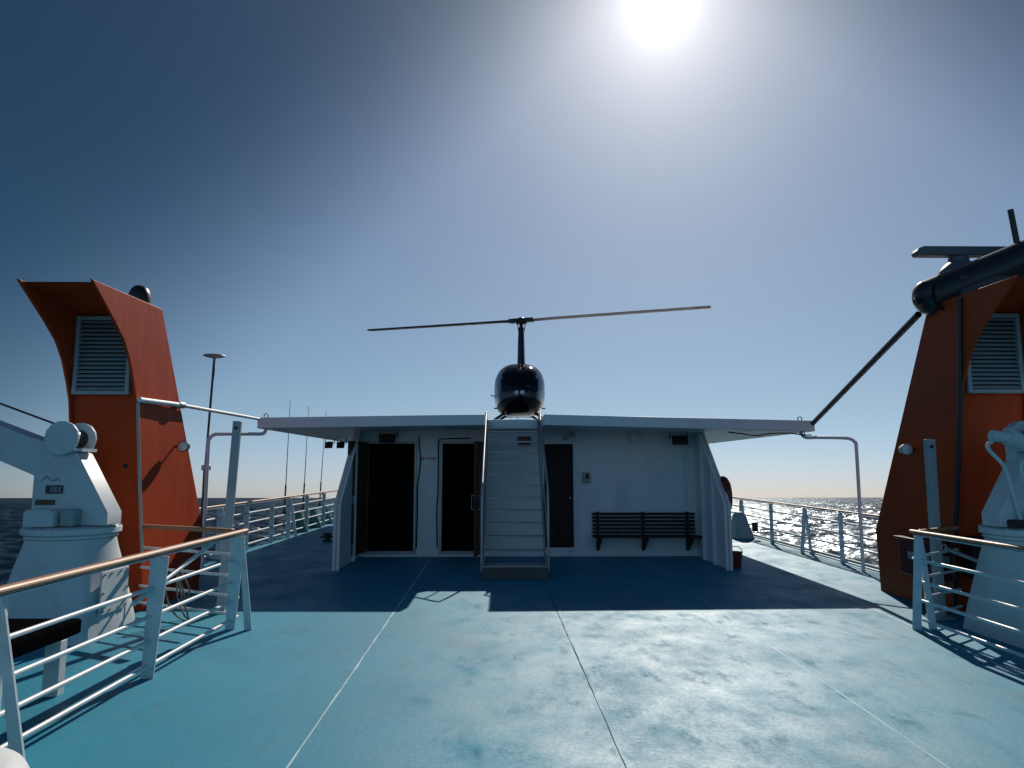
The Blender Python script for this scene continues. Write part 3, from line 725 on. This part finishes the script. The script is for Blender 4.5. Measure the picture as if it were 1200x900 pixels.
# inboard lamps on the funnels
def funnel_lamp(p, s_, label):
    t = thing('funnel_lamp', p, label, 'lamp')
    b = MB(); x, y, z = p
    b.tube([(x, y, z), (x + s_ * 0.10, y - 0.01, z)], 0.014, 8); b.build('bracket', 'black', t)
    b = MB(); b.lathe([(0.001, 0.09), (0.045, 0.07), (0.062, 0.0), (0.068, -0.04), (0.001, -0.041)], (x + s_ * 0.13, y - 0.03, z), 1, 18); b.build('lamp_head', 'soot' if s_ > 0 else 'grey', t)
    b = MB(); b.lathe([(0.058, -0.042), (0.04, -0.052), (0.001, -0.056)], (x + s_ * 0.13, y - 0.03, z), 1, 18); b.build('lens', 'lens', t)
funnel_lamp((-4.049, 8.70, 1.86), 1, 'small round lamp on the sunlit side of the left funnel')
funnel_lamp((4.949, 8.40, 1.82), -1, 'small round grey lamp on the inner side of the right funnel')
# fire box on right funnel
t = thing('hose_box', (4.85, 8.18, 0.38), 'dark red hose box fixed low on the inner side of the right funnel', 'hose box')
b = MB(); b.box((4.74, 7.86, 0.36), (4.947, 8.50, 0.76)); b.build('housing', 'dark_red', t, bevel=0.01)
b = MB(); b.box((4.70, 7.82, 0.762), (4.947, 8.54, 0.79)); b.build('lid', 'dark_red', t, bevel=0.006)
b = MB(); b.box((4.728, 7.90, 0.55), (4.738, 8.30, 0.63)); b.build('latch_plate', 'grey', t)
b = MB(); b.box((4.76, 7.846, 0.55), (4.93, 7.858, 0.63)); b.build('latch_plate', 'grey', t)
# small valve box at the foot of the right funnel front
t = thing('valve_box', (5.25, 7.55, 0.5), 'small black valve box on the front of the right funnel', 'box')
b = MB(); b.box((5.05, 7.60, 0.42), (5.36, 7.84, 0.86)); b.build('housing', 'black', t, bevel=0.02)
b = MB(); b.torus((5.2, 7.56, 0.66), 0.08, 0.012, axis=1, n=20, m=8); b.tube([(5.2, 7.61, 0.66), (5.2, 7.54, 0.66)], 0.012, 8); b.tube([(5.12, 7.56, 0.66), (5.28, 7.56, 0.66)], 0.008, 6); b.build('hand_wheel', 'soot', t)
# radar scanner
t = thing('radar_scanner', (5.6, 8.28, 3.0), 'grey radar scanner bar on its pedestal behind the black exhaust pipe', 'radar')
b = MB(); b.lathe([(0.05, 0.0), (0.05, 0.85)], (5.58, 8.28, 3.0), 2, 14); b.build('post', 'soot', t)
b = MB(); b.lathe([(0.001, 3.82), (0.22, 3.82), (0.24, 3.88), (0.235, 3.98), (0.17, 4.06), (0.12, 4.10), (0.11, 4.16), (0.001, 4.16)], (5.58, 8.28, 0), 2, 24); b.build('pedestal', 'dark_grey', t)
b = MB(); b.prism([(5.05, 4.17), (5.03, 4.21), (5.06, 4.26), (5.13, 4.285), (6.27, 4.285), (6.29, 4.24), (6.27, 4.17)], 1, 8.20, 8.34); b.build('scanner_bar', 'dark_grey', t, bevel=0.012)

# ------------------------------------------------------------------ deck cranes
def crane(side, label):
    mx = (lambda x: x) if side < 0 else (lambda x: 0.84 - x)
    dy = 0.0 if side < 0 else -0.28
    cx, cy = -4.25, 7.08
    t = thing('deck_crane', (mx(cx), cy + dy, 0), label, 'crane', 'white deck cranes')
    b = MB(); rings = []
    n = 64
    for z, k in ((0, 0), (0.02, 0.0), (0.25, 0.22), (0.5, 0.5), (0.75, 0.78), (0.92, 1.0)):
        ring = []
        for i in range(n):
            a = 2 * math.pi * i / n + math.pi / n; c, s_ = math.cos(a), math.sin(a)
            m_ = max(abs(c), abs(s_)) ** 0.93
            sq = V((c / m_ * 0.475, s_ / m_ * 0.475)); ci = V((c * 0.385, s_ * 0.385))
            e = sq.lerp(ci, k)
            ring.append((mx(cx + e.x), cy + dy + e.y, z))
        rings.append(ring)
    b.loft(rings); b.build('pedestal', 'crane', t)
    b = MB(); b.lathe([(0.36, 0.915), (0.40, 0.93), (0.40, 0.955), (0.385, 0.958), (0.385, 0.966), (0.43, 0.97), (0.43, 1.02), (0.40, 1.04), (0.05, 1.045)], (mx(cx), cy + dy, 0), 2, 48); b.build('slewing_ring', 'crane', t)
    # inspection plate with bolts on the inboard face
    b = MB()
    for k in range(26):
        a = 2 * math.pi * k / 26; b.lathe([(0.011, 0.0), (0.011, 0.016), (0.001, 0.017)], (mx(cx) + 0.415 * math.cos(a), cy + dy + 0.415 * math.sin(a), 1.022), 2, 6)
    b.build('ring_bolts', 'galv', t)
    # body and jib, one bent plate box
    prof = [(-3.80, 1.05), (-3.80, 1.17), (-4.125, 1.735), (-4.27, 1.80), (-4.60, 1.90), (-6.6, 2.64), (-6.7, 2.36), (-4.90, 1.68), (-4.53, 1.525), (-4.53, 1.05)]
    y0, y1 = 6.86 + dy, 7.12 + dy
    b = MB(); b.prism([(mx(x), z) for x, z in prof], 1, y0, y1); jib = b.build('jib', 'crane', t, bevel=0.008)
    # winch drum: flanges with a barrel between
    dx, dz = -4.255, 1.885
    for yy in (6.80 + dy, 7.09 + dy):
        b = MB(); b.lathe([(0.001, 0), (0.165, 0), (0.165, 0.022), (0.001, 0.022)], (mx(dx), yy, dz), 1, 14); b.build('drum_flange', 'crane', t)
    b = MB(); b.lathe([(0.09, 0), (0.09, 0.27)], (mx(dx), 6.82 + dy, dz), 1, 18); b.build('drum', 'soot', t)
    b = MB(); b.box((min(mx(dx), mx(dx + .19)), 6.83 + dy, dz - 0.13), (max(mx(dx), mx(dx + .19)), 7.08 + dy, dz - 0.10)); b.build('drum_guard', 'crane', t)
    # motor box, nameplates
    xa, xb = sorted((mx(-4.47), mx(-4.19)))
    b = MB(); b.prism([(xa, 1.05), (xb, 1.05), (xb, 1.19), (xb - 0.05, 1.215), (xa + 0.02, 1.21), (xa, 1.18)], 1, 6.66 + dy, 6.858 + dy); b.build('motor_box', 'crane', t, bevel=0.012)
    xa, xb = sorted((mx(-4.17), mx(-4.04)))
    b = MB(); b.box((xa, 6.72 + dy, 1.05), (xb, 6.858 + dy, 1.21)); b.build('motor_box', 'grey', t, bevel=0.015)
    if side < 0:
        b = MB(); b.box((-4.40, 6.852, 1.352), (-4.235, 6.858, 1.432)); np_ = b.build('nameplate', 'plate_blue', t)
        zb, zt = 1.365, 1.42
        for strokes in ((((-4.345, zb), (-4.345, zt)),), (((-4.322, zb), (-4.322, zt)), ((-4.322, zt), (-4.298, zb)), ((-4.298, zb), (-4.298, zt))), (((-4.283, zt), (-4.250, zb)), ((-4.250, zt), (-4.283, zb)))):
            b = MB()
            for p, q in strokes: b.bar((p[0], 6.8495, p[1]), (q[0], 6.8495, q[1]), 0.009, 0.003, (0, 1, 0))
            b.build('letter', 'letter', np_)
        b = MB(); b.box((-4.49, 6.852, 1.245), (-4.305, 6.858, 1.295)); b.build('nameplate', 'plate_brown', t)
        b = MB()
        for p, q in (((-4.45, 1.47), (-4.40, 1.52)), ((-4.40, 1.52), (-4.36, 1.48)), ((-4.36, 1.48), (-4.33, 1.475)), ((-4.33, 1.475), (-4.30, 1.50)), ((-4.30, 1.50), (-4.27, 1.475))):
            b.bar((p[0], 6.855, p[1]), (q[0], 6.855, q[1]), 0.006, 0.003, (0, 1, 0))
        b.build('painted_outline', 'pencil', t)
        # bolted cover on the sunlit face
        pb = MB(); pb.box((-3.792, 6.80, 0.22), (-3.775, 7.28, 0.62)); cv = pb.build('cover_plate', 'crane', t, bevel=0.004)
        q = MB()
        for yy in (6.84, 6.96, 7.12, 7.24):
            for zz in (0.25, 0.59): q.lathe([(0.012, 0.0), (0.012, 0.012), (0.001, 0.013)], (-3.775, yy, zz), 0, 8)
        for yy in (6.83, 7.25): q.lathe([(0.012, 0.0), (0.012, 0.012), (0.001, 0.013)], (-3.775, yy, 0.42), 0, 8)
        q.build('bolts', 'galv', cv)
        b = MB(); b.tube([(mx(dx - 0.03), 6.95, dz + 0.095), (-6.6, 6.95, 2.82)], 0.010, 8); b.build('hoist_wire', 'wire', t)
    else:
        # hand levers and valve on the inboard side
        X0 = 4.72
        b = MB(); b.tube(bez([(X0 + 0.10, 6.55, 1.06), (X0 + 0.02, 6.55, 1.45), (X0 - 0.03, 6.55, 1.62), (X0 - 0.15, 6.55, 1.76), (X0 - 0.16, 6.55, 1.82), (X0 - 0.12, 6.55, 1.84)]), 0.018, 10); b.build('lever', 'crane', t)
        b = MB(); b.tube(bez([(X0 + 0.14, 6.5, 1.35), (X0 + 0.10, 6.5, 1.58), (X0 + 0.13, 6.5, 1.66), (X0 + 0.30, 6.5, 1.68)]), 0.016, 10); b.build('lever', 'crane', t)
        b = MB(); b.tube([(X0 - 0.10, 6.58, 1.90), (X0 + 0.10, 6.58, 1.88)], 0.055, 14); b.tube([(X0 + 0.05, 6.58, 1.89), (X0 + 0.2, 6.6, 1.84)], 0.08, 14); b.build('valve', 'crane', t)
        b = MB(); b.box((X0 - 0.02, 6.5, 1.05), (X0 + 0.22, 6.7, 1.12)); b.build('pump', 'black', t, bevel=0.01)
        b = MB(); b.prism([(4.83, 1.05), (5.5, 1.05), (5.5, 2.05), (5.03, 2.05), (4.93, 1.98), (4.94, 1.72)], 1, 6.72, 6.86); b.build('mast_plate', 'crane', t, bevel=0.01)
    return t
crane(-1, 'white deck crane on the left with nameplates and its jib reaching left')
crane(1, 'white deck crane at the right frame edge with hand levers')

# ------------------------------------------------------------------ guard rails
def plate_post(b, x, y, lean, z1, w0=0.11, w1=0.13, th=0.02):
    b.hexa([(x - w0 / 2, y - th / 2, 0), (x + w0 / 2, y - th / 2, 0), (x + w0 / 2, y + th / 2, 0), (x - w0 / 2, y + th / 2, 0)],
           [(x + lean - w1 / 2, y - th / 2, z1), (x + lean + w1 / 2, y - th / 2, z1), (x + lean + w1 / 2, y + th / 2, z1), (x + lean - w1 / 2, y + th / 2, z1)])
def guard_rail(label, x, ya, yb, hz, bars, posts, group=None, brace_side=1, hr=0.032, w0=0.10, w1=0.11, lean=0.0, wood='teak', cat='guard rail', spread=None):
    t = thing('guard_rail', (x, (ya + yb) / 2, 0), label, cat, group)
    for z in bars:
        b = MB(); b.tube([(x, ya, z), (x, yb, z)], 0.0165, 10); b.build('bar', 'rail', t)
    b = MB(); rings = []
    for yy in [ya - 0.0] + [ya + (yb - ya) * k / 12 for k in range(1, 12)] + [yb]:
        rings.append([(x + lean + hr * 1.15 * math.cos(a), yy, hz + hr * 0.8 * math.sin(a) * (1 if math.sin(a) > 0 else 0.8)) for a in [2 * math.pi * k / 14 for k in range(14)]])
    b.loft(rings); b.build('handrail', wood, t)
    b = MB(); b.box((x + lean - 0.022, min(ya, yb) + 0.06, hz - 0.036), (x + lean + 0.022, max(ya, yb) - 0.06, hz - 0.0265)); b.build('rail_strip', 'rail', t)
    lean0 = lean
    for yy, kind, *own in posts:
        lean = own[0] if own else lean0
        b = MB()
        if kind == 'plain': plate_post(b, x, yy, lean, hz - 0.037, w0, w1)
        elif kind == 'brace':
            plate_post(b, x, yy, lean, hz - 0.037, w0, w1)
            s_ = brace_side
            b2 = MB(); plate_post(b2, x + s_ * 0.19, yy - 0.021, lean - s_ * 0.15, hz - 0.045, w0 * 0.8, w0 * 0.5); 
            b2.build('brace', 'rail', t, bevel=0.003)
        elif kind == 'spread':
            plate_post(b, x - 0.085, yy, 0.075, hz - 0.037, w0, w1 * 0.9)
            b2 = MB(); plate_post(b2, x + 0.09, yy + 0.021, -0.075, hz - 0.045, w0 * 0.9, w1 * 0.7); b2.build('brace', 'rail', t, bevel=0.003)
        b.build('post', 'rail', t, bevel=0.003)
    return t
NB = (0.09, 0.275, 0.46, 0.675)
gl = guard_rail('near left guard rail with varnished wooden handrail beside the white crane', -2.72, 1.6, 7.42, 0.95, NB,
                [(7.24, 'brace'), (5.61, 'plain'), (3.93, 'brace', -0.03), (2.5, 'plain')], 'near guard rails', 1, w0=0.095, w1=0.14, lean=0.045)
b = MB(); b.tube([(-2.73, 5.35, 0.60), (-2.69, 6.62, 0.90)], 0.018, 10); b.build('diagonal_bar', 'rail', gl)
gr_ = guard_rail('near right guard rail with glinting wooden handrail beside the right crane', 4.20, 1.6, 7.28, 0.95, NB,
                 [(7.15, 'spread'), (5.55, 'plain'), (4.2, 'plain'), (2.8, 'plain')], 'near guard rails', -1, hr=0.026, w0=0.085, w1=0.085)
# cross rails
def cross_rail(label, p, q, hz, bars, n_post=0, teak=True):
    p, q = V(p), V(q)
    t = thing('cross_rail', (p + q) / 2, label, 'guard rail', 'cross rails beside the funnels')
    for z in bars:
        b = MB(); b.tube([p + V((0, 0, z)), q + V((0, 0, z))], 0.0150, 10); b.build('bar', 'rail', t)
    b = MB(); b.bar(p + V((0, 0, hz)), q + V((0, 0, hz)), 0.07, 0.045); b.build('handrail', 'teak', t, bevel=0.012)
    return t
cross_rail('short cross rail between the left guard rail and the left funnel', (-2.80, 7.40, 0), (-4.03, 8.02, 0), 0.95, (0.12, 0.30, 0.50, 0.715))
cross_rail('short cross rail between the right guard rail and the right funnel', (4.26, 7.22, 0), (4.93, 7.70, 0), 0.95, (0.12, 0.30, 0.50, 0.715))
# far rails
FB = (0.12, 0.33, 0.53, 0.72)
fposts = [(9.7, 'plain'), (11.2, 'plain'), (12.6, 'brace'), (13.9, 'plain'), (15.4, 'plain'), (16.6, 'brace'), (18.1, 'plain'), (19.8, 'plain'), (21.6, 'brace'), (23.6, 'plain')]
guard_rail('long left guard rail at the deck edge, carrying the whip antennas', -5.0, 9.9, 24.6, 0.93, FB, fposts[1:], 'far guard rails', 1, hr=0.026, w0=0.10, w1=0.10)
guard_rail('long right guard rail at the deck edge in front of the glittering sea', 5.70, 9.3, 24.6, 0.87, (0.04, 0.30, 0.50, 0.68),
           [(10.2, 'brace'), (11.95, 'plain'), (13.35, 'spread'), (15.05, 'plain'), (16.9, 'spread'), (18.6, 'plain'), (20.6, 'spread'), (22.8, 'plain')], 'far guard rails', -1, hr=0.024, w0=0.075, w1=0.075)
# bulwark panels at the far left
t = thing('bulwark', (-5.1, 21, 0), 'low pale teal bulwark behind the far end of the left rail', 'bulwark')
b = MB(); b.box((-5.19, 17.0, 0.0), (-5.15, 25.4, 0.55)); b.build('panel', 'teal', t, bevel=0.006)
for y in (17.9, 19.2, 20.5, 21.8, 23.1, 24.4):
    b = MB(); b.prism([(-5.15, 0.0), (-4.88, 0.0), (-5.10, 0.53), (-5.15, 0.53)], 1, y - 0.01, y + 0.01); b.build('gusset', 'teal', t)

# tall flat posts near the funnels
def tall_post(p, top, label, w_=0.10):
    t = thing('tall_post', p, label, 'post')
    x, y, z = p; dx = top[0] - x
    b = MB(); b.bar((x, y, 0.02), (x + dx, y, top[1]), w_, w_ * 0.6, (0, 1, 0)); b.build('post', 'grey', t, bevel=0.006)
    b = MB(); b.box((x - 0.11, y - 0.09, 0.001), (x + 0.11, y + 0.09, 0.022)); b.build('base_plate', 'grey', t, bevel=0.004)
    b = MB(); b.lathe([(0.018, 0), (0.018, -0.014), (0.001, -0.015)], (x + dx * 0.95, y - w_ * 0.3 - 0.001, top[1] - 0.08), 1, 10); b.build('bolt', 'black', t)
tall_post((-3.14, 8.06, 0), (-3.05, 2.13), 'tall flat grey post beside the left funnel', 0.09)
tall_post((4.67, 7.66, 0), (4.685, 1.91), 'tall flat grey post in front of the right funnel', 0.10)
t = thing('leaning_pole', (4.70, 7.60, 0.74), 'thin grey pole slanting down from the right tall post to the crane', 'pole')
b = MB(); b.tube([(4.72, 7.57, 0.745), (5.02, 6.75, 0.52), (5.6, 5.2, 0.10)], 0.022, 10); b.build('rod', 'galv', t)
b = MB(); b.torus((4.715, 7.585, 0.75), 0.03, 0.012, axis=1, n=14, m=8); b.build('end_eye', 'galv', t)

# rope hanging on the left cross rail
b = MB()
pts = [(-3.72, 7.80, 0.72), (-3.66, 7.76, 0.45), (-3.55, 7.70, 0.16), (-3.42, 7.66, 0.03), (-3.30, 7.62, 0.02), (-3.36, 7.60, 0.22), (-3.45, 7.62, 0.48), (-3.46, 7.64, 0.53), (-3.40, 7.60, 0.42), (-3.34, 7.58, 0.28), (-3.31, 7.575, 0.22), (-3.29, 7.575, 0.34), (-3.40, 7.62, 0.50), (-3.46, 7.66, 0.47), (-3.43, 7.63, 0.25), (-3.32, 7.58, 0.06), (-3.2, 7.55, 0.02)]
b.tube(bez(pts, 6), 0.009, 7)
tag(b.build('rope', 'rope', loc=(-3.45, 7.63, 0.0)), 'thin rope looped over the bars of the left cross rail', 'rope')

# black rack with legs behind the left rail
t = thing('fender_rack', (-3.3, 4.3, 0), 'low rack with a black padded top behind the near left guard rail', 'rack')
b = MB()
b.box((-3.85, 2.2, 0.38), (-3.13, 5.42, 0.49)); b.build('padding', 'net', t, bevel=0.02, seg=3)
for x, y in ((-3.19, 5.22), (-3.78, 5.22), (-3.19, 2.4), (-3.78, 2.4)):
    b = MB(); b.box((x - 0.055, y - 0.04, 0), (x + 0.055, y + 0.04, 0.379)); b.build('leg', 'rail', t, bevel=0.004)
# white ventilator at the corner
t = thing('mushroom_ventilator', (-2.06, 2.44, 0), 'round white ventilator cap cut off by the lower left corner', 'ventilator')
b = MB(); b.lathe([(0.26, 0.0), (0.26, 0.50)], (-2.06, 2.44, 0), 2, 36); b.build('trunk', 'crane', t)
b = MB(); b.lathe([(0.27, 0.47), (0.425, 0.47), (0.435, 0.485), (0.435, 0.52), (0.42, 0.545), (0.36, 0.575), (0.24, 0.60), (0.10, 0.61), (0.001, 0.612)], (-2.06, 2.44, 0), 2, 56); b.build('cap', 'crane', t)

# odds and ends by the wing plates
t = thing('fire_bucket', (3.80, 11.30, 0), 'dark red fire bucket on the deck behind the right wing plate', 'bucket')
b = MB(); b.lathe([(0.001, 0.0), (0.075, 0.0), (0.105, 0.25), (0.112, 0.255), (0.112, 0.265), (0.100, 0.265), (0.07, 0.02), (0.001, 0.02)], (3.72, 11.40, 0), 2, 26); b.build('body', 'dark_red', t)
b = MB(); b.tube([(3.72 + 0.108 * math.cos(a), 11.40, 0.25 + 0.10 * math.sin(a)) for a in [math.pi * k / 14 for k in range(15)]], 0.007, 7); b.build('handle', 'galv', t)
t = thing('lifebuoy', (3.66, 11.72, 1.1), 'dark red lifebuoy hung on the outer face of the right wing plate', 'lifebuoy')
b = MB(); b.torus((3.655, 11.72, 1.13), 0.27, 0.062, axis=0, n=36, m=14); b.build('ring', 'dark_red', t)
for k in range(4):
    a = math.pi / 4 + k * math.pi / 2
    b = MB(); c_, s_ = math.cos(a), math.sin(a)
    b.tube([(3.655, 11.72 + 0.27 * math.cos(a + u), 1.13 + 0.27 * math.sin(a + u)) for u in (-0.09, 0, 0.09)], 0.066, 14); b.build('band', 'red', t)
b = MB(); b.box((3.574, 11.66, 1.36), (3.70, 11.78, 1.40)); b.build('hook', 'galv', t)
t = thing('deck_ventilator', (5.50, 16.2, 0), 'small pale wedge shaped ventilator at the foot of the right rail', 'ventilator')
b = MB(); b.loft([[(5.22, 15.95, 0), (5.66, 15.95, 0), (5.66, 16.5, 0), (5.22, 16.5, 0)], [(5.30, 16.0, 0.5), (5.50, 16.0, 0.5), (5.50, 16.4, 0.5), (5.30, 16.4, 0.5)], [(5.33, 16.05, 0.6), (5.45, 16.05, 0.6), (5.45, 16.3, 0.6), (5.33, 16.3, 0.6)]], smooth=False); b.build('cowl', 'grey', t, bevel=0.02)
b = MB(); b.box((5.60, 15.90, 0.18), (5.72, 15.96, 0.38)); b.build('flap', 'black', t)
t = thing('mooring_bollard', (-3.95, 15.7, 0), 'small black bollard on the deck outside the left wing plate', 'bollard')
b = MB(); b.lathe([(0.001, 0), (0.12, 0), (0.12, 0.02), (0.065, 0.035), (0.06, 0.11), (0.10, 0.13), (0.10, 0.16), (0.07, 0.18), (0.001, 0.183)], (-3.86, 15.7, 0), 2, 22); b.build('body', 'black', t)
b = MB(); b.tube([(-4.02, 15.7, 0.09), (-3.70, 15.7, 0.09)], 0.02, 10); b.build('cross_pin', 'black', t)

# ------------------------------------------------------------------ helicopter on the roof
HX, HY = 0.43, 17.3
heli = thing('helicopter', (HX, HY + 1.6, 2.49), 'dark navy helicopter parked on the roof with its rotor at rest', 'helicopter')
def hsec(y, hw, z0, z1, e=2.6, n=40, flat=0.0):
    zc, hh = (z0 + z1) / 2, (z1 - z0) / 2; out = []
    for k in range(n):
        a = 2 * math.pi * k / n - math.pi / 2
        c, s_ = math.cos(a), math.sin(a)
        ex = 2 / (e + (0.9 if s_ < 0 else 0))
        out.append((HX + hw * math.copysign(abs(c) ** ex, c), HY + y, zc + hh * math.copysign(abs(s_) ** ex, s_)))
    return out
ZB = 2.96
prof = [(0.0, 0.03, 0.42, 0.50), (0.03, 0.13, 0.33, 0.60), (0.10, 0.25, 0.24, 0.74), (0.24, 0.39, 0.14, 0.93), (0.45, 0.51, 0.06, 1.11), (0.75, 0.60, 0.02, 1.27), (1.1, 0.66, 0.0, 1.38), (1.5, 0.68, 0.0, 1.415), (1.95, 0.67, 0.02, 1.41), (2.5, 0.60, 0.10, 1.38), (3.1, 0.44, 0.26, 1.30), (3.7, 0.26, 0.48, 1.15), (4.2, 0.15, 0.64, 1.00)]
ZW = ZB + 0.53                                   # waist line: glass above, painted shell below
rings = [hsec(y, hw, ZB + a, ZB + b_) for y, hw, a, b_ in prof]
shell, glass_b = MB(), MB()
def add_quads(mb, cond):
    vd = {}
    def gv(i, k):
        if (i, k) not in vd: vd[(i, k)] = mb.bm.verts.new(rings[i][k])
        return vd[(i, k)]
    n = len(rings[0])
    for i in range(len(rings) - 1):
        for k in range(n):
            k2 = (k + 1) % n
            zc = (rings[i][k][2] + rings[i][k2][2] + rings[i + 1][k][2] + rings[i + 1][k2][2]) / 4
            ymid = (rings[i][k][1] + rings[i + 1][k][1]) / 2 - HY
            if cond(zc, ymid, i):
                f = mb.bm.faces.new((gv(i, k), gv(i, k2), gv(i + 1, k2), gv(i + 1, k))); f.smooth = True
isglass = lambda z, y, i: z > ZW and y < 1.35 and z < ZB + 1.33
isside = lambda z, y, i: ZW + 0.06 < z < ZB + 1.24 and 1.5 < y < 2.9
add_quads(shell, lambda z, y, i: not isglass(z, y, i) and not isside(z, y, i))
add_quads(glass_b, lambda z, y, i: isglass(z, y, i) or isside(z, y, i))
fus = shell.build('fuselage', 'navy', heli)
glass_b.build('windscreen', 'glass', heli)
b = MB(); b.bar((HX, HY + 0.05, ZB + 0.62), (HX, HY + 0.44, ZB + 1.12), 0.035, 0.02); b.bar((HX, HY + 0.44, ZB + 1.12), (HX, HY + 1.1, ZB + 1.385), 0.035, 0.02); b.build('windscreen_divider', 'navy', heli, bevel=0.004)
b = MB(); b.box((HX - 0.47, HY + 2.0, ZB + 0.12), (HX + 0.47, HY + 2.05, ZB + 1.26)); b.build('cabin_bulkhead', 'black', heli, bevel=0.02)
for x in (-0.28, 0.28):
    b = MB(); b.box((HX + x - 0.22, HY + 1.30, ZB + 0.30), (HX + x + 0.22, HY + 1.45, ZB + 1.02)); b.box((HX + x - 0.22, HY + 0.95, ZB + 0.30), (HX + x + 0.22, HY + 1.30, ZB + 0.46)); b.box((HX + x - 0.11, HY + 1.32, ZB + 1.0), (HX + x + 0.11, HY + 1.42, ZB + 1.2)); b.build('seat', 'seat', heli, bevel=0.03, seg=3)
b = MB(); b.box((HX - 0.28, HY + 0.40, ZB + 0.18), (HX + 0.28, HY + 0.60, ZB + 0.72)); b.build('instrument_panel', 'black', heli, bevel=0.05, seg=3)
for x in (-0.105, 0.035):
    b = MB(); yy = HY - 0.005; b.lathe([(0.001, -0.035), (0.05, -0.03), (0.058, -0.01), (0.055, 0.06)], (HX + x, yy, ZB + 0.545 - 0.05), 1, 18); b.build('landing_light', 'lens', heli)
# landing skids
for s_ in (-1, 1):
    b = MB(); xs_ = HX + s_ * 1.09
    b.tube(bez([(xs_, HY + 0.35, 2.74), (xs_, HY + 0.45, 2.60), (xs_, HY + 0.75, 2.545), (xs_, HY + 1.5, 2.54), (xs_, HY + 3.2, 2.54)]), 0.036, 12); b.build('skid', 'soot', heli)
for yy in (1.0, 2.35):
    b = MB(); b.tube([(HX - 1.09, HY + yy, 2.55), (HX - 0.42, HY + yy, ZB + 0.05), (HX - 0.36, HY + yy, ZB + 0.075), (HX + 0.36, HY + yy, ZB + 0.075), (HX + 0.42, HY + yy, ZB + 0.05), (HX + 1.09, HY + yy, 2.55)], 0.036, 10); b.build('skid_strut', 'soot', heli)
# mast, hub, blades
MX, MY = 0.485, 19.0
b = MB(); b.loft([[(MX + hw * c_, MY + hl * s_, z) for c_, s_ in [(math.cos(2 * math.pi * k / 20), math.sin(2 * math.pi * k / 20)) for k in range(20)]] for z, hw, hl in ((4.28, 0.125, 0.34), (4.6, 0.108, 0.28), (5.1, 0.094, 0.22), (5.42, 0.080, 0.16), (5.47, 0.05, 0.06), (5.62, 0.04, 0.04))]); b.build('mast_fairing', 'navy', heli)
tipR, tipL = V((5.14, 16.95, 5.555)), V((-4.12, 21.05, 5.765)); hub_c = V((0.49, 19.0, 5.64))
bd = (tipR - hub_c).normalized()
b = MB(); b.lathe([(0.001, -0.12), (0.14, -0.10), (0.17, -0.02), (0.13, 0.05), (0.04, 0.09), (0.001, 0.10)], hub_c, 2, 18); b.bar(hub_c - bd * 0.36, hub_c + bd * 0.36, 0.15, 0.12); hub = b.build('rotor_hub', 'soot', heli, bevel=0.012)
for q_ in (-1, 1):
    b = MB(); b.tube([hub_c + V((q_ * 0.12, q_ * 0.05, -0.05)), hub_c + V((q_ * 0.07, q_ * 0.04, -0.34))], 0.012, 8); b.build('pitch_link', 'soot', hub)
for tip in (tipR, tipL):
    dv = (tip - hub_c).normalized(); L = (tip - hub_c).length; sd = dv.cross(V((0, 0, 1))).normalized(); upv = sd.cross(dv).normalized()
    def sec(t_, ch, th):
        sag = -0.03 * math.sin(math.pi * t_ / L) * 0
        c0 = hub_c + dv * t_ + upv * sag
        return [c0 + sd * (ch * u) + upv * (th * v) for u, v in ((-0.30, 0.0), (-0.22, 0.42), (0.0, 0.5), (0.7, 0.05), (0.7, -0.05), (0.0, -0.5), (-0.22, -0.42))]
    LT = L - 0.40
    b = MB(); b.loft([sec(0.36, 0.12, 0.09), sec(0.75, 0.22, 0.07), sec(1.1, 0.26, 0.06), sec(LT if tip is tipR else L, 0.26, 0.05)], smooth=False); bl = b.build('rotor_blade', 'blade', heli)
    if tip is tipR:
        b = MB(); b.loft([sec(LT + 0.002, 0.26, 0.05), sec(L, 0.25, 0.045)], smooth=False); b.build('blade_tip', 'tan', bl)
# tail boom, fins, tail rotor
b = MB(); b.tube([(HX, HY + 4.1, ZB + 0.82), (HX, HY + 9.0, ZB + 0.98)], 0.1, 16, radii=[0.15, 0.07]); b.build('tail_boom', 'navy', heli)
b = MB(); b.prism([(HY + 8.3, ZB + 0.95), (HY + 8.75, ZB + 1.75), (HY + 9.05, ZB + 1.75), (HY + 8.85, ZB + 0.95), (HY + 9.0, ZB + 0.45), (HY + 8.75, ZB + 0.45)], 0, HX + 0.08, HX + 0.115); b.build('tail_fin', 'navy', heli, bevel=0.008)
b = MB(); b.box((HX - 0.55, HY + 8.4, ZB + 0.93), (HX - 0.07, HY + 8.75, ZB + 0.955)); b.build('tail_plane', 'navy', heli, bevel=0.006)
b = MB(); b.lathe([(0.05, -0.05), (0.05, 0.05)], (HX - 0.16, HY + 8.98, ZB + 0.98), 0, 12); b.bar((HX - 0.17, HY + 8.98 - 0.4, ZB + 0.98 - 0.62), (HX - 0.17, HY + 8.98 + 0.4, ZB + 0.98 + 0.62), 0.02, 0.11, (0, 1, 0)); b.build('tail_rotor', 'blade', heli)
b = MB(); b.tube([(HX - 0.66, HY + 1.0, ZB + 0.50), (HX - 0.76, HY + 0.95, ZB + 0.52)], 0.014, 8); b.build('pitot_probe', 'soot', heli)
for s_ in (-1, 1):
    b = MB(); b.tube([(HX + s_ * 0.60, HY + 1.2, ZB + 0.20), (HX + s_ * 0.68, HY + 1.18, ZB + 0.20)], 0.018, 8); b.build('step', 'soot', heli)

# ------------------------------------------------------------------ turn everything aboard to the ship's trim
for o in list(COL.objects):
    if o.parent is None and o.type in {'MESH', 'EMPTY'} and o.name != 'sea':
        o.location = SHIP @ o.location
        o.rotation_euler = (TRIM, 0, 0)
